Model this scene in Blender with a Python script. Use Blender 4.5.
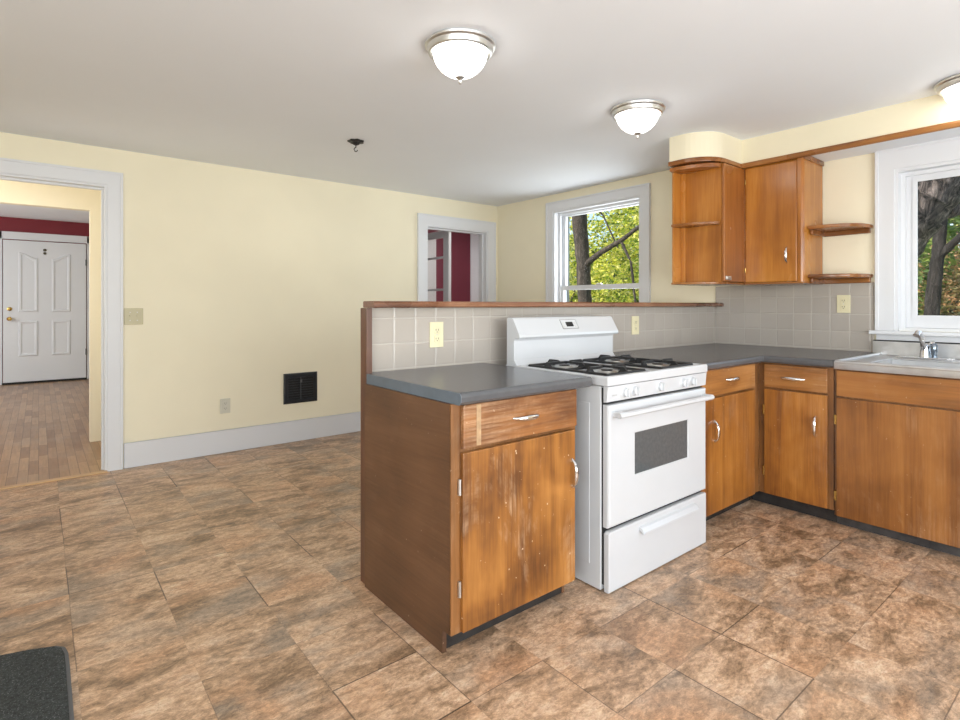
import bpy, bmesh, math, random
from mathutils import Vector, Matrix
random.seed(7)
PI = math.pi
D = bpy.data
COL = bpy.context.scene.collection
for o in list(D.objects): D.objects.remove(o)

# ------------------------------------------------------------------ camera, sky, lights, exposure
sc = bpy.context.scene
cam_d = D.cameras.new('camera'); cam = D.objects.new('camera', cam_d); COL.objects.link(cam)
cam.location = (0, 0, 1.21); cam.rotation_euler = (PI/2, 0, -math.radians(39.0))
cam_d.sensor_width = 36; cam_d.lens = 545/960*36; cam_d.shift_y = -55/960
cam_d.clip_start = .02; cam_d.clip_end = 400
sc.camera = cam
sc.view_settings.view_transform = 'Standard'; sc.view_settings.look = 'None'
sc.view_settings.gamma = 1; sc.view_settings.use_curve_mapping = False
sc.view_settings.exposure = 0.68

w = D.worlds.new('sky'); sc.world = w; w.use_nodes = True
nt = w.node_tree; nt.nodes.clear()
sky = nt.nodes.new('ShaderNodeTexSky'); sky.sky_type = 'NISHITA'; sky.sun_disc = False
sky.sun_elevation = math.radians(42); sky.sun_rotation = math.radians(-60); sky.air_density = 1.0; sky.dust_density = .6
bg = nt.nodes.new('ShaderNodeBackground'); bg.inputs[1].default_value = .16
wo = nt.nodes.new('ShaderNodeOutputWorld')
nt.links.new(sky.outputs[0], bg.inputs[0]); nt.links.new(bg.outputs[0], wo.inputs[0])

def sun(rot, e, col):
    l = D.lights.new('sun', 'SUN'); l.energy = e; l.color = col; l.angle = math.radians(.6)
    o = D.objects.new('sun', l); COL.objects.link(o); o.rotation_euler = rot; o.location = (0, 0, 12)
# travels towards +x, a little -y, and down: lights the trees, never enters a window
d = Vector((.62, -.35, -.62)).normalized()
sun(d.to_track_quat('-Z', 'Y').to_euler(), 4.6, (1, .93, .80))

def area(name, loc, direction, sx, sy, e, col=(1, 1, 1), spread=PI):
    l = D.lights.new(name, 'AREA'); l.shape = 'RECTANGLE'; l.size = sx; l.size_y = sy; l.energy = e; l.color = col
    l.spread = spread
    o = D.objects.new(name, l); COL.objects.link(o); o.location = loc
    o.rotation_euler = Vector(direction).to_track_quat('-Z', 'Y').to_euler()
    return o
# fill lights added at a made-up patio door and left window, both unseen
area('fill_rear', (1.2, -2.02, 1.25), (0, 1, 0.40), 3.4, 1.9, 97, (.95, .975, 1.0))
area('fill_left', (-2.02, -.55, 1.45), (1, .75, .12), 2.0, 1.25, 54, (.95, .98, 1))
area('daylight_kitchen_window', (4.42, .5, 1.5), (-1, 0, -.25), 1.0, .9, 1.5, (.88, .95, 1))
area('daylight_dining_window', (4.42, 3.33, 1.5), (-1, 0, .12), .85, 1.2, 12, (.92, .97, 1))
area('fill_hall', (-1.15, 5.4, 1.7), (1, 0, .25), .7, 1.1, 12, (1, .95, .86))  # added fill, the hall has no window on this side
area('fill_front_room', (-2.3, 8.6, 1.5), (1, .15, -.1), 2.6, 1.6, 38, (.93, .97, 1))  # added fill inside the front room, whose walls have no opening
area('fill_side_room', (4.5, 5.5, 2.33), (0, .25, -1), .8, .7, 16, (1, .98, .97))  # added fill under the side room ceiling, not a daylight opening

# ------------------------------------------------------------------ node helpers
def mat(name):
    m = D.materials.new(name); m.use_nodes = True
    n = m.node_tree.nodes; b = n['Principled BSDF']
    return m, m.node_tree, b
def N(t, typ, **kw):
    n = t.nodes.new(typ)
    for k, v in kw.items():
        if hasattr(n, k): setattr(n, k, v)
    return n
def val(sock, v): sock.default_value = v
def L(t, a, b): t.links.new(a, b)
def math_n(t, op, a, b=None, c=None):
    n = t.nodes.new('ShaderNodeMath'); n.operation = op
    for i, x in enumerate((a, b, c)):
        if x is None: continue
        if isinstance(x, (int, float)): n.inputs[i].default_value = x
        else: t.links.new(x, n.inputs[i])
    return n.outputs[0]
def ramp(t, fac, stops, interp='LINEAR'):
    r = t.nodes.new('ShaderNodeValToRGB'); r.color_ramp.interpolation = interp
    e = r.color_ramp.elements
    while len(e) < len(stops): e.new(.5)
    for el, (p, c) in zip(e, stops):
        el.position = p; el.color = (*c, 1) if len(c) == 3 else c
    t.links.new(fac, r.inputs[0]); return r.outputs[0]
def mixc(t, fac, a, b, mode='MIX'):
    n = t.nodes.new('ShaderNodeMix'); n.data_type = 'RGBA'; n.blend_type = mode
    if isinstance(fac, (int, float)): n.inputs[0].default_value = fac
    else: t.links.new(fac, n.inputs[0])
    for s, x in ((n.inputs[6], a), (n.inputs[7], b)):
        if isinstance(x, tuple): s.default_value = (*x, 1)
        else: t.links.new(x, s)
    return n.outputs[2]
def noise(t, vec, scale, detail=4, rough=.55, dist=0):
    n = t.nodes.new('ShaderNodeTexNoise'); n.inputs['Scale'].default_value = scale
    n.inputs['Detail'].default_value = detail; n.inputs['Roughness'].default_value = rough
    n.inputs['Distortion'].default_value = dist
    if vec is not None: t.links.new(vec, n.inputs['Vector'])
    return n.outputs[0]
def mapping(t, vec, scale=(1, 1, 1), loc=(0, 0, 0), rot=(0, 0, 0)):
    n = t.nodes.new('ShaderNodeMapping')
    n.inputs['Scale'].default_value = scale; n.inputs['Location'].default_value = loc; n.inputs['Rotation'].default_value = rot
    t.links.new(vec, n.inputs['Vector']); return n.outputs[0]
def pos(t): return t.nodes.new('ShaderNodeNewGeometry').outputs['Position']
def objc(t): return t.nodes.new('ShaderNodeTexCoord').outputs['Object']
def bump(t, b, h, strength=.2, dist=.01):
    n = t.nodes.new('ShaderNodeBump'); n.inputs['Strength'].default_value = strength; n.inputs['Distance'].default_value = dist
    t.links.new(h, n.inputs['Height']); t.links.new(n.outputs[0], b.inputs['Normal'])

def plain(name, c, rough=.5, metal=0, spec=.5, var=.04, scale=6, bmp=0, coat=0):
    m, t, b = mat(name)
    f = noise(t, objc(t), scale, 4)
    lo = tuple(max(0, x*(1-var)) for x in c); hi = tuple(min(1, x*(1+var)) for x in c)
    L(t, ramp(t, f, [(.3, lo), (.7, hi)]), b.inputs['Base Color'])
    b.inputs['Roughness'].default_value = rough; b.inputs['Metallic'].default_value = metal
    b.inputs['Specular IOR Level'].default_value = spec
    if coat: b.inputs['Coat Weight'].default_value = coat; b.inputs['Coat Roughness'].default_value = .12
    if bmp: bump(t, b, noise(t, objc(t), scale*12, 3), bmp, .003)
    return m

def wood(name, dark, mid, light, axis='z', rough=.33, wear=.0, scale=1.0, wearcol=(.62, .42, .26), patch=.5):
    """varnished veneer: grain stretched along one axis, ochre patches, scuffs and chips"""
    m, t, b = mat(name)
    oc = objc(t)
    oi = t.nodes.new('ShaderNodeObjectInfo')
    off = t.nodes.new('ShaderNodeVectorMath'); off.operation = 'ADD'
    cmb = t.nodes.new('ShaderNodeCombineXYZ')
    L(t, math_n(t, 'MULTIPLY', oi.outputs['Random'], 17.0), cmb.inputs[0]); L(t, math_n(t, 'MULTIPLY', oi.outputs['Random'], 9.0), cmb.inputs[2])
    L(t, oc, off.inputs[0]); L(t, cmb.outputs[0], off.inputs[1])
    v = off.outputs[0]
    st = {'x': (.9, 11, 11), 'y': (11, .9, 11), 'z': (11, 11, .9)}[axis]
    st2 = {'x': (4, 120, 120), 'y': (120, 4, 120), 'z': (120, 120, 4)}[axis]
    g1 = noise(t, mapping(t, v, tuple(s*scale for s in st)), 1.0, 5, .6, .8)
    g2 = noise(t, mapping(t, v, st2), 1.0, 3, .6, .2)
    g3 = noise(t, v, 3.2*scale, 3, .5, .4)
    f = math_n(t, 'ADD', math_n(t, 'MULTIPLY', g1, .62), math_n(t, 'MULTIPLY', g2, .22))
    f = math_n(t, 'ADD', f, math_n(t, 'MULTIPLY', math_n(t, 'SUBTRACT', g3, .5), patch))
    col = ramp(t, f, [(.26, dark), (.44, mid), (.62, light)])
    if wear > 0:
        sc_ = noise(t, mapping(t, v, (2.5, 2.5, 1.6)), 1.0, 6, .7, .6)
        fib = noise(t, mapping(t, v, st2), .8, 4, .75)
        wf = math_n(t, 'MULTIPLY', ramp(t, sc_, [(.50, (0, 0, 0)), (.66, (1, 1, 1))]), ramp(t, fib, [(.42, (0, 0, 0)), (.66, (1, 1, 1))]))
        col = mixc(t, math_n(t, 'MULTIPLY', wf, wear), col, wearcol)
        chips = ramp(t, noise(t, v, 60, 2, .5), [(.735, (0, 0, 0)), (.76, (1, 1, 1))])
        col = mixc(t, math_n(t, 'MULTIPLY', chips, min(1, wear*1.2)), col, (.72, .56, .40))
    L(t, col, b.inputs['Base Color'])
    L(t, math_n(t, 'ADD', math_n(t, 'MULTIPLY', g3, .25), rough-.12), b.inputs['Roughness'])
    b.inputs['Coat Weight'].default_value = .25; b.inputs['Coat Roughness'].default_value = .25
    bump(t, b, g2, .08, .002)
    return m

def tile_mat(name, axis):
    m, t, b = mat(name)
    sx = t.nodes.new('ShaderNodeSeparateXYZ'); L(t, pos(t), sx.inputs[0])
    P = .1143
    if axis == 'x': u = math_n(t, 'DIVIDE', math_n(t, 'SUBTRACT', sx.outputs[0], 1.1365), P)
    else: u = math_n(t, 'DIVIDE', math_n(t, 'SUBTRACT', 2.166, sx.outputs[1]), P)
    v = math_n(t, 'DIVIDE', math_n(t, 'SUBTRACT', sx.outputs[2], .9215), P)
    def edge(q):
        fr = math_n(t, 'FRACT', q); return math_n(t, 'MINIMUM', fr, math_n(t, 'SUBTRACT', 1.0, fr))
    e = math_n(t, 'MINIMUM', edge(u), edge(v))
    body = ramp(t, e, [(.010, (0, 0, 0)), (.020, (1, 1, 1))])
    pill = ramp(t, e, [(.008, (0, 0, 0)), (.06, (1, 1, 1))], 'EASE')
    cid = t.nodes.new('ShaderNodeCombineXYZ'); L(t, math_n(t, 'FLOOR', u), cid.inputs[0]); L(t, math_n(t, 'FLOOR', v), cid.inputs[1])
    wn = t.nodes.new('ShaderNodeTexWhiteNoise'); L(t, cid.outputs[0], wn.inputs['Vector'])
    tc = ramp(t, wn.outputs[0], [(0, (.40, .365, .325)), (1, (.445, .405, .36))])
    tc = mixc(t, math_n(t, 'MULTIPLY', noise(t, pos(t), 7, 4), .25), tc, (.36, .32, .28))
    L(t, mixc(t, body, (.49, .455, .41), tc), b.inputs['Base Color'])
    b.inputs['Roughness'].default_value = .16
    h = math_n(t, 'ADD', pill, math_n(t, 'MULTIPLY', noise(t, pos(t), 16, 1), .5))
    bump(t, b, h, .35, .003)
    return m

def floor_mat():
    m, t, b = mat('slate_look_vinyl')
    p = pos(t); s = t.nodes.new('ShaderNodeSeparateXYZ'); L(t, p, s.inputs[0])
    P = .3087
    jx = math_n(t, 'MULTIPLY', math_n(t, 'SUBTRACT', noise(t, p, 1.2, 1), .5), .012)
    u = math_n(t, 'DIVIDE', math_n(t, 'ADD', math_n(t, 'SUBTRACT', s.outputs[0], .098), jx), P)
    v = math_n(t, 'DIVIDE', math_n(t, 'ADD', math_n(t, 'SUBTRACT', s.outputs[1], .382), jx), P)
    fu, fv = math_n(t, 'FLOOR', u), math_n(t, 'FLOOR', v)
    def edge(q):
        fr = math_n(t, 'FRACT', q); return math_n(t, 'MINIMUM', fr, math_n(t, 'SUBTRACT', 1.0, fr))
    cid = t.nodes.new('ShaderNodeCombineXYZ'); L(t, fu, cid.inputs[0]); L(t, fv, cid.inputs[1])
    wn = t.nodes.new('ShaderNodeTexWhiteNoise'); L(t, cid.outputs[0], wn.inputs['Vector'])
    # per tile offset of the stone print
    o2 = t.nodes.new('ShaderNodeVectorMath'); o2.operation = 'MULTIPLY_ADD'
    L(t, wn.outputs[1], o2.inputs[0]); o2.inputs[1].default_value = (1.6, 1.6, 9); L(t, p, o2.inputs[2])
    q = mapping(t, o2.outputs[0], (3.2, 7.5, 1), rot=(0, 0, .35))
    q1 = mapping(t, o2.outputs[0], (11.0, 21.0, 1), rot=(0, 0, .40))
    a = noise(t, q, 1.0, 8, .68, .8)
    a2 = noise(t, q1, 1.0, 8, .74, .9)
    f = math_n(t, 'ADD', math_n(t, 'MULTIPLY', a, .55), math_n(t, 'MULTIPLY', a2, .45))
    f = math_n(t, 'ADD', f, math_n(t, 'MULTIPLY', math_n(t, 'SUBTRACT', wn.outputs[0], .5), .05))
    c1 = ramp(t, f, [(.33, (.10, .060, .036)), (.43, (.25, .158, .092)), (.50, (.45, .288, .176)), (.56, (.60, .403, .262)), (.66, (.72, .55, .39))])
    # grey-green and rusty clouds
    g = noise(t, mapping(t, o2.outputs[0], (2.2, 3.4, 1)), 1.0, 4, .6, .6)
    c2 = mixc(t, math_n(t, 'MULTIPLY', ramp(t, g, [(.50, (0, 0, 0)), (.64, (1, 1, 1))]), .55), c1, (.28, .235, .19))
    g2 = noise(t, mapping(t, o2.outputs[0], (2.6, 2.9, 1), (5, 3, 0)), 1.0, 4, .6, .6)
    c3 = mixc(t, math_n(t, 'MULTIPLY', ramp(t, g2, [(.52, (0, 0, 0)), (.66, (1, 1, 1))]), .45), c2, (.58, .315, .17))
    # crack-like veins
    vn = noise(t, mapping(t, o2.outputs[0], (9, 17, 1), rot=(0, 0, .35)), 1.0, 8, .7, 2.0)
    vein = ramp(t, math_n(t, 'ABSOLUTE', math_n(t, 'SUBTRACT', vn, .5)), [(.0, (1, 1, 1)), (.018, (0, 0, 0))])
    c4 = mixc(t, math_n(t, 'MULTIPLY', vein, .40), c3, (.07, .045, .03))
    fine = noise(t, mapping(t, o2.outputs[0], (45, 75, 1), rot=(0, 0, .4)), 1.0, 8, .8, .6)
    c4 = mixc(t, .62, c4, ramp(t, fine, [(.36, (.20, .20, .20)), (.62, (.78, .78, .78))]), 'OVERLAY')
    # seams, each edge with its own openness
    def edge_strength(ca, cb, k):
        c = t.nodes.new('ShaderNodeCombineXYZ'); L(t, ca, c.inputs[0]); L(t, cb, c.inputs[1]); c.inputs[2].default_value = k
        n = t.nodes.new('ShaderNodeTexWhiteNoise'); L(t, c.outputs[0], n.inputs['Vector']); return n.outputs[0]
    ru = math_n(t, 'ROUND', u); rv = math_n(t, 'ROUND', v)
    su = edge_strength(ru, fv, 1.3); sv = edge_strength(fu, rv, 7.7)
    def seam(q_, st):
        wd = math_n(t, 'ADD', math_n(t, 'MULTIPLY', math_n(t, 'POWER', st, 3.0), .006), .0032)
        return math_n(t, 'MULTIPLY', math_n(t, 'LESS_THAN', edge(q_), wd), math_n(t, 'ADD', math_n(t, 'MULTIPLY', math_n(t, 'POWER', st, 2.0), .8), .07))
    sm = math_n(t, 'MAXIMUM', seam(u, su), seam(v, sv))
    L(t, mixc(t, sm, c4, (.028, .018, .012)), b.inputs['Base Color'])
    L(t, math_n(t, 'ADD', math_n(t, 'MULTIPLY', a2, .28), .24), b.inputs['Roughness'])
    b.inputs['Specular IOR Level'].default_value = .42
    bump(t, b, math_n(t, 'SUBTRACT', math_n(t, 'MULTIPLY', a2, .6), sm), .22, .004)
    return m

def parquet_mat():
    m, t, b = mat('oak_strip_floor')
    br = t.nodes.new('ShaderNodeTexBrick')
    L(t, mapping(t, pos(t), (1, 1, 1), rot=(0, 0, PI/2)), br.inputs['Vector'])
    br.inputs['Scale'].default_value = 1; br.inputs['Brick Width'].default_value = .42; br.inputs['Row Height'].default_value = .058
    br.inputs['Mortar Size'].default_value = .0016; br.inputs['Mortar Smooth'].default_value = .2
    br.inputs['Color1'].default_value = (.25, .13, .060, 1); br.inputs['Color2'].default_value = (.44, .27, .145, 1); br.inputs['Mortar'].default_value = (.10, .055, .025, 1)
    br.offset = .37; br.offset_frequency = 2
    g = noise(t, mapping(t, pos(t), (60, 4, 1)), 1, 4, .6)
    c = mixc(t, .35, br.outputs[0], ramp(t, g, [(.3, (.28, .28, .28)), (.7, (.72, .72, .72))]), 'OVERLAY')
    c = mixc(t, math_n(t, 'MULTIPLY', ramp(t, noise(t, pos(t), 2.5, 3), [(.5, (0, 0, 0)), (.7, (1, 1, 1))]), .3), c, (.40, .31, .24))
    L(t, c, b.inputs['Base Color']); b.inputs['Roughness'].default_value = .3
    return m

def wall_paint(name, c, var=.03, rough=.75):
    m, t, b = mat(name)
    f = noise(t, pos(t), 1.1, 3)
    lo = tuple(x*(1-var) for x in c); hi = tuple(min(1, x*(1+var)) for x in c)
    L(t, ramp(t, f, [(.35, lo), (.65, hi)]), b.inputs['Base Color'])
    b.inputs['Roughness'].default_value = rough
    bump(t, b, noise(t, pos(t), 160, 2), .05, .002)
    return m

def glass_mat(name, tint=(1, 1, 1), refl=.06):
    m, t, b = mat(name)
    t.nodes.remove(b)
    tr = t.nodes.new('ShaderNodeBsdfTransparent'); tr.inputs[0].default_value = (*tint, 1)
    gl = t.nodes.new('ShaderNodeBsdfGlossy'); gl.inputs['Roughness'].default_value = .02
    lw = t.nodes.new('ShaderNodeLayerWeight'); lw.inputs[0].default_value = .5
    frs = math_n(t, 'ADD', math_n(t, 'MULTIPLY', math_n(t, 'POWER', lw.outputs['Facing'], 5.0), .8), .02)
    mx = t.nodes.new('ShaderNodeMixShader')
    L(t, frs, mx.inputs[0]); L(t, tr.outputs[0], mx.inputs[1]); L(t, gl.outputs[0], mx.inputs[2])
    L(t, mx.outputs[0], t.nodes['Material Output'].inputs[0])
    return m

def speckle(name, c, dot, thr=.66, scale=240, rough=.9):
    m, t, b = mat(name)
    a = noise(t, pos(t), scale, 2, .6)
    c0 = ramp(t, noise(t, pos(t), scale*.35, 3, .7), [(.35, tuple(x*.55 for x in c)), (.65, tuple(x*1.5 for x in c))])
    L(t, mixc(t, ramp(t, a, [(thr-.06, (0, 0, 0)), (thr+.04, (1, 1, 1))]), c0, dot), b.inputs['Base Color'])
    b.inputs['Roughness'].default_value = rough
    bump(t, b, a, .8, .004)
    return m

def leaf_mat(name, stops, trans=.45):
    m, t, b = mat(name)
    g = t.nodes.new('ShaderNodeNewGeometry')
    col = ramp(t, g.outputs['Random Per Island'], stops)
    L(t, col, b.inputs['Base Color']); b.inputs['Roughness'].default_value = .55
    tl = t.nodes.new('ShaderNodeBsdfTranslucent'); L(t, col, tl.inputs[0])
    mx = t.nodes.new('ShaderNodeMixShader'); mx.inputs[0].default_value = trans
    L(t, b.outputs[0], mx.inputs[1]); L(t, tl.outputs[0], mx.inputs[2]); L(t, mx.outputs[0], t.nodes['Material Output'].inputs[0])
    return m

def bark_mat(name, a, c):
    m, t, b = mat(name)
    v = mapping(t, objc(t), (9, 9, 2.2))
    f = noise(t, v, 1.6, 8, .72, 1.2)
    L(t, ramp(t, f, [(.40, a), (.52, tuple(x*.72+y*.28 for x, y in zip(a, c))), (.66, c)]), b.inputs['Base Color'])
    b.inputs['Roughness'].default_value = .9
    bump(t, b, f, 1.0, .05)
    return m

# ------------------------------------------------------------------ materials
YEL = wall_paint('yellow_paint', (.86, .80, .615))
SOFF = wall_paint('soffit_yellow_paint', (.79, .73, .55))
CREAM = wall_paint('cream_paint', (.89, .835, .69))
CEIL = wall_paint('ceiling_paint', (.85, .885, .925), .012, .85)
WHITE = wall_paint('white_trim_paint', (.72, .735, .76), .015, .42)
RED = wall_paint('crimson_paint', (.19, .012, .022), .06, .5)
MAROON = wall_paint('wine_paint', (.17, .034, .052), .06, .5)
GREYW = wall_paint('pale_grey_paint', (.62, .62, .61), .02, .5)
EXT = wall_paint('outside_paint', (.6, .58, .52))
FLOOR = floor_mat(); PARQ = parquet_mat()
TILEX = tile_mat('taupe_tile_half_wall', 'x'); TILEY = tile_mat('taupe_tile_side_wall', 'y')
W_DOOR = wood('amber_veneer', (.16, .052, .010), (.31, .115, .018), (.45, .19, .038), 'z', .33, .25)
W_DOORW = wood('worn_amber_veneer', (.12, .042, .010), (.28, .108, .020), (.43, .185, .040), 'z', .40, .95, patch=.8)
W_DRAW = wood('amber_veneer_crosswise', (.17, .062, .016), (.33, .135, .032), (.45, .21, .065), 'x', .35, .45)
W_DRAWW = wood('scratched_amber_veneer_crosswise', (.13, .048, .016), (.29, .115, .032), (.42, .20, .08), 'x', .42, .55)
W_DRAWY = wood('amber_veneer_crosswise_side', (.15, .055, .014), (.28, .112, .026), (.38, .175, .05), 'y', .35, .25)
W_SINK = wood('brown_amber_veneer', (.15, .052, .010), (.265, .100, .020), (.37, .155, .038), 'z', .36, .3, .8)
W_SINKY = wood('brown_amber_veneer_crosswise', (.15, .052, .010), (.28, .105, .020), (.36, .15, .036), 'y', .36, .2, .8)
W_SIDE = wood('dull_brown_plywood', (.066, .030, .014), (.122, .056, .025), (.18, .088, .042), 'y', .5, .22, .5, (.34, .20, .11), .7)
W_FRAME = wood('brown_stile_wood', (.10, .040, .012), (.20, .08, .020), (.29, .125, .038), 'z', .38, .2)
W_UP = wood('glossy_amber_veneer', (.26, .085, .012), (.42, .155, .022), (.56, .24, .045), 'z', .24, .0, .6)
W_UPD = wood('glossy_red_amber_veneer', (.19, .060, .012), (.30, .102, .020), (.40, .155, .036), 'z', .24, .0, .6)
W_CAP = wood('reddish_brown_moulding', (.10, .036, .016), (.20, .078, .034), (.30, .135, .07), 'x', .3, .3)
W_TRIMY = wood('amber_moulding', (.20, .072, .018), (.33, .13, .03), (.42, .19, .05), 'y', .3, 0)
W_SHELF = wood('dark_shelf_wood', (.13, .042, .010), (.25, .088, .018), (.38, .16, .042), 'y', .25, .1)
W_POST = wood('dark_reddish_post', (.06, .022, .010), (.115, .045, .022), (.18, .08, .04), 'z', .38, .1)
KICK = plain('black_toe_kick', (.022, .020, .019), .5, var=.5, scale=12, bmp=.3)
LAM = plain('charcoal_laminate', (.092, .095, .102), .25, var=.06, scale=30)
LAME = plain('slate_blue_laminate_edge', (.120, .150, .185), .3, var=.10, scale=14)
ENAM = plain('white_enamel', (.565, .58, .60), .17, var=.008, spec=.55)
ENAMS = plain('white_painted_steel', (.58, .595, .61), .32, var=.015)
BLK = plain('black_cast_iron', (.014, .014, .015), .42, var=.3, scale=30)
GAP = plain('black_gap_shade_and_parts', (.012, .012, .012), .7)  # flat black: stands in for shade in gaps, also real black parts
OVG = plain('dark_oven_glass', (.085, .095, .10), .12, var=.12, scale=60, spec=.8)
CHR = plain('chrome', (.78, .78, .78), .14, 1, var=.02)
ALU = plain('burner_aluminium', (.62, .62, .60), .35, 1, var=.1)
STEEL = plain('stainless_steel', (.62, .63, .645), .36, 1, var=.08, scale=18)
BASIN = plain('matt_steel_basin', (.62, .63, .64), .5, .55, var=.06)
BRASS = plain('brass', (.62, .42, .13), .25, 1)
NICK = plain('brushed_nickel', (.66, .66, .65), .38, 1, var=.04)
IVORY = plain('ivory_plastic', (.72, .66, .44), .4, var=.02)
ALMOND = plain('almond_plastic', (.50, .45, .27), .35, var=.02)
SLOT = plain('dark_slot', (.10, .08, .05), .6)
REG = plain('black_register_iron', (.018, .021, .026), .4, var=.3, scale=20)
RUG = speckle('speckled_charcoal_carpet', (.028, .032, .031), (.16, .17, .165))
RUGE = plain('grey_rubber_edge', (.12, .12, .12), .7)
GLASS = glass_mat('window_glass')
BARK = bark_mat('grey_bark', (.022, .016, .013), (.16, .125, .10))
BARK2 = bark_mat('furrowed_bark_sunlit_ridges', (.004, .003, .003), (.62, .50, .44))  # sunlit ridges and dark furrows painted into the bark contrast
BARK3 = bark_mat('dark_bark', (.008, .007, .007), (.085, .075, .07))
GRASS = speckle('grass_ground', (.10, .15, .04), (.22, .26, .08), .6, 8)
LY = leaf_mat('yellow_green_leaves', [(0, (.04, .09, .01)), (.22, (.26, .40, .03)), (.6, (.74, .72, .07)), (1, (1, .92, .34))])
LG = leaf_mat('green_leaves', [(0, (.03, .07, .015)), (.5, (.12, .22, .04)), (.85, (.30, .38, .08)), (1, (.55, .55, .2))])
LR = leaf_mat('rusty_leaves', [(0, (.06, .09, .03)), (.5, (.28, .22, .08)), (.8, (.52, .26, .12)), (1, (.62, .48, .30))])
def lamp_glass():
    m, t, b = mat('frosted_lamp_glass')
    b.inputs['Base Color'].default_value = (.9, .9, .88, 1); b.inputs['Roughness'].default_value = .35
    b.inputs['Emission Color'].default_value = (1, .965, .91, 1); b.inputs['Emission Strength'].default_value = LAMP_E
    n = noise(t, objc(t), 30, 2); L(t, math_n(t, 'ADD', math_n(t, 'MULTIPLY', n, .1), .3), b.inputs['Roughness'])
    return m
LAMP_E = 3.6
LGLASS = lamp_glass()

# ------------------------------------------------------------------ geometry helpers (all coordinates are room coordinates)
def bm_new(): return bmesh.new()
def box(bm, x0, x1, y0, y1, z0, z1, bev=0, seg=2):
    if x0 > x1: x0, x1 = x1, x0
    if y0 > y1: y0, y1 = y1, y0
    vs = [bm.verts.new(p) for p in ((x0,y0,z0),(x1,y0,z0),(x1,y1,z0),(x0,y1,z0),(x0,y0,z1),(x1,y0,z1),(x1,y1,z1),(x0,y1,z1))]
    fs = [bm.faces.new([vs[i] for i in f]) for f in ((0,3,2,1),(4,5,6,7),(0,1,5,4),(1,2,6,5),(2,3,7,6),(3,0,4,7))]
    if bev > 0:
        es = list({e for f in fs for e in f.edges})
        bmesh.ops.bevel(bm, geom=es, offset=bev, segments=seg, affect='EDGES', profile=.6)
    return bm
def prism(bm, pts, lo, hi, axis='z', bev=0):
    """polygon pts extruded along an axis; pts give the other two coordinates in x,y,z order"""
    def P(p, h):
        return {'z': (p[0], p[1], h), 'y': (p[0], h, p[1]), 'x': (h, p[0], p[1])}[axis]
    a = [bm.verts.new(P(p, lo)) for p in pts]; b = [bm.verts.new(P(p, hi)) for p in pts]
    n = len(pts); fs = [bm.faces.new(a), bm.faces.new(b[::-1])]
    for i in range(n): fs.append(bm.faces.new((a[i], b[i], b[(i+1) % n], a[(i+1) % n])))
    bmesh.ops.recalc_face_normals(bm, faces=fs)
    if bev > 0:
        es = list({e for f in fs[:2] for e in f.edges})
        bmesh.ops.bevel(bm, geom=es, offset=bev, segments=2, affect='EDGES', profile=.6)
    return bm
def lathe(bm, prof, c, axis='z', n=40, flute=None):
    rings = []
    for r, h in prof:
        ring = []
        for i in range(n):
            a = 2*PI*i/n; rr = r
            if flute: rr = r*(1+flute[1]*math.cos(flute[0]*a)) if r > .02 else r
            x, y = rr*math.cos(a), rr*math.sin(a)
            p = {'z': (x, y, h), 'y': (x, h, y), 'x': (h, x, y)}[axis]
            ring.append(bm.verts.new((c[0]+p[0], c[1]+p[1], c[2]+p[2])))
        rings.append(ring)
    fs = []
    for a, b in zip(rings, rings[1:]):
        for i in range(n): fs.append(bm.faces.new((a[i], a[(i+1) % n], b[(i+1) % n], b[i])))
    for ring in (rings[0], rings[-1]): fs.append(bm.faces.new(ring))
    bmesh.ops.recalc_face_normals(bm, faces=fs)
    return bm
def tube(bm, pts, rad, n=12, squash=None):
    """swept tube through pts with one radius each; squash=(unit vector, factor) flattens the section"""
    pts = [Vector(p) for p in pts]
    if isinstance(rad, (int, float)): rad = [rad]*len(pts)
    rings = []; up = Vector((0, 0, 1))
    for i, p in enumerate(pts):
        tdir = (pts[min(i+1, len(pts)-1)] - pts[max(i-1, 0)]).normalized()
        ref = up if abs(tdir.dot(up)) < .95 else Vector((0, 1, 0))
        s = tdir.cross(ref).normalized(); q = s.cross(tdir).normalized()
        ring = []
        for k in range(n):
            a = 2*PI*k/n; v = s*math.cos(a)*rad[i] + q*math.sin(a)*rad[i]
            if squash: v -= squash[0]*v.dot(squash[0])*(1-squash[1])
            ring.append(bm.verts.new(p+v))
        rings.append(ring)
    fs = []
    for a, b in zip(rings, rings[1:]):
        for i in range(n): fs.append(bm.faces.new((a[i], a[(i+1) % n], b[(i+1) % n], b[i])))
    fs.append(bm.faces.new(rings[0])); fs.append(bm.faces.new(rings[-1]))
    bmesh.ops.recalc_face_normals(bm, faces=fs)
    return bm

def wloc(o):
    v = Vector((0, 0, 0))
    while o: v += o.location; o = o.parent
    return v
def obj(name, bm, m, parent=None, smooth=False, **props):
    me = D.meshes.new(name)
    if parent is None:
        xs = [v.co for v in bm.verts]
        org = Vector(((min(c.x for c in xs)+max(c.x for c in xs))/2, (min(c.y for c in xs)+max(c.y for c in xs))/2, min(c.z for c in xs)))
    else: org = wloc(parent)
    bmesh.ops.translate(bm, verts=bm.verts, vec=-org)
    bm.to_mesh(me); bm.free()
    for k in (m if isinstance(m, list) else [m]): me.materials.append(k)
    o = D.objects.new(name, me); COL.objects.link(o)
    if parent is None: o.location = org
    else: o.parent = parent
    if smooth:
        for p in me.polygons: p.use_smooth = True
        me.set_sharp_from_angle(angle=math.radians(38))
    for k, v in props.items(): o[k] = v
    return o
def thing(name, label, cat, loc, group=None):
    o = D.objects.new(name, None); COL.objects.link(o); o.location = loc; o.empty_display_size = .05
    o['label'] = label; o['category'] = cat
    if group: o['group'] = group
    return o
def struct(name, bm, m, parent=None):
    o = obj(name, bm, m, parent)
    if parent is None: o['kind'] = 'structure'
    return o
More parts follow.
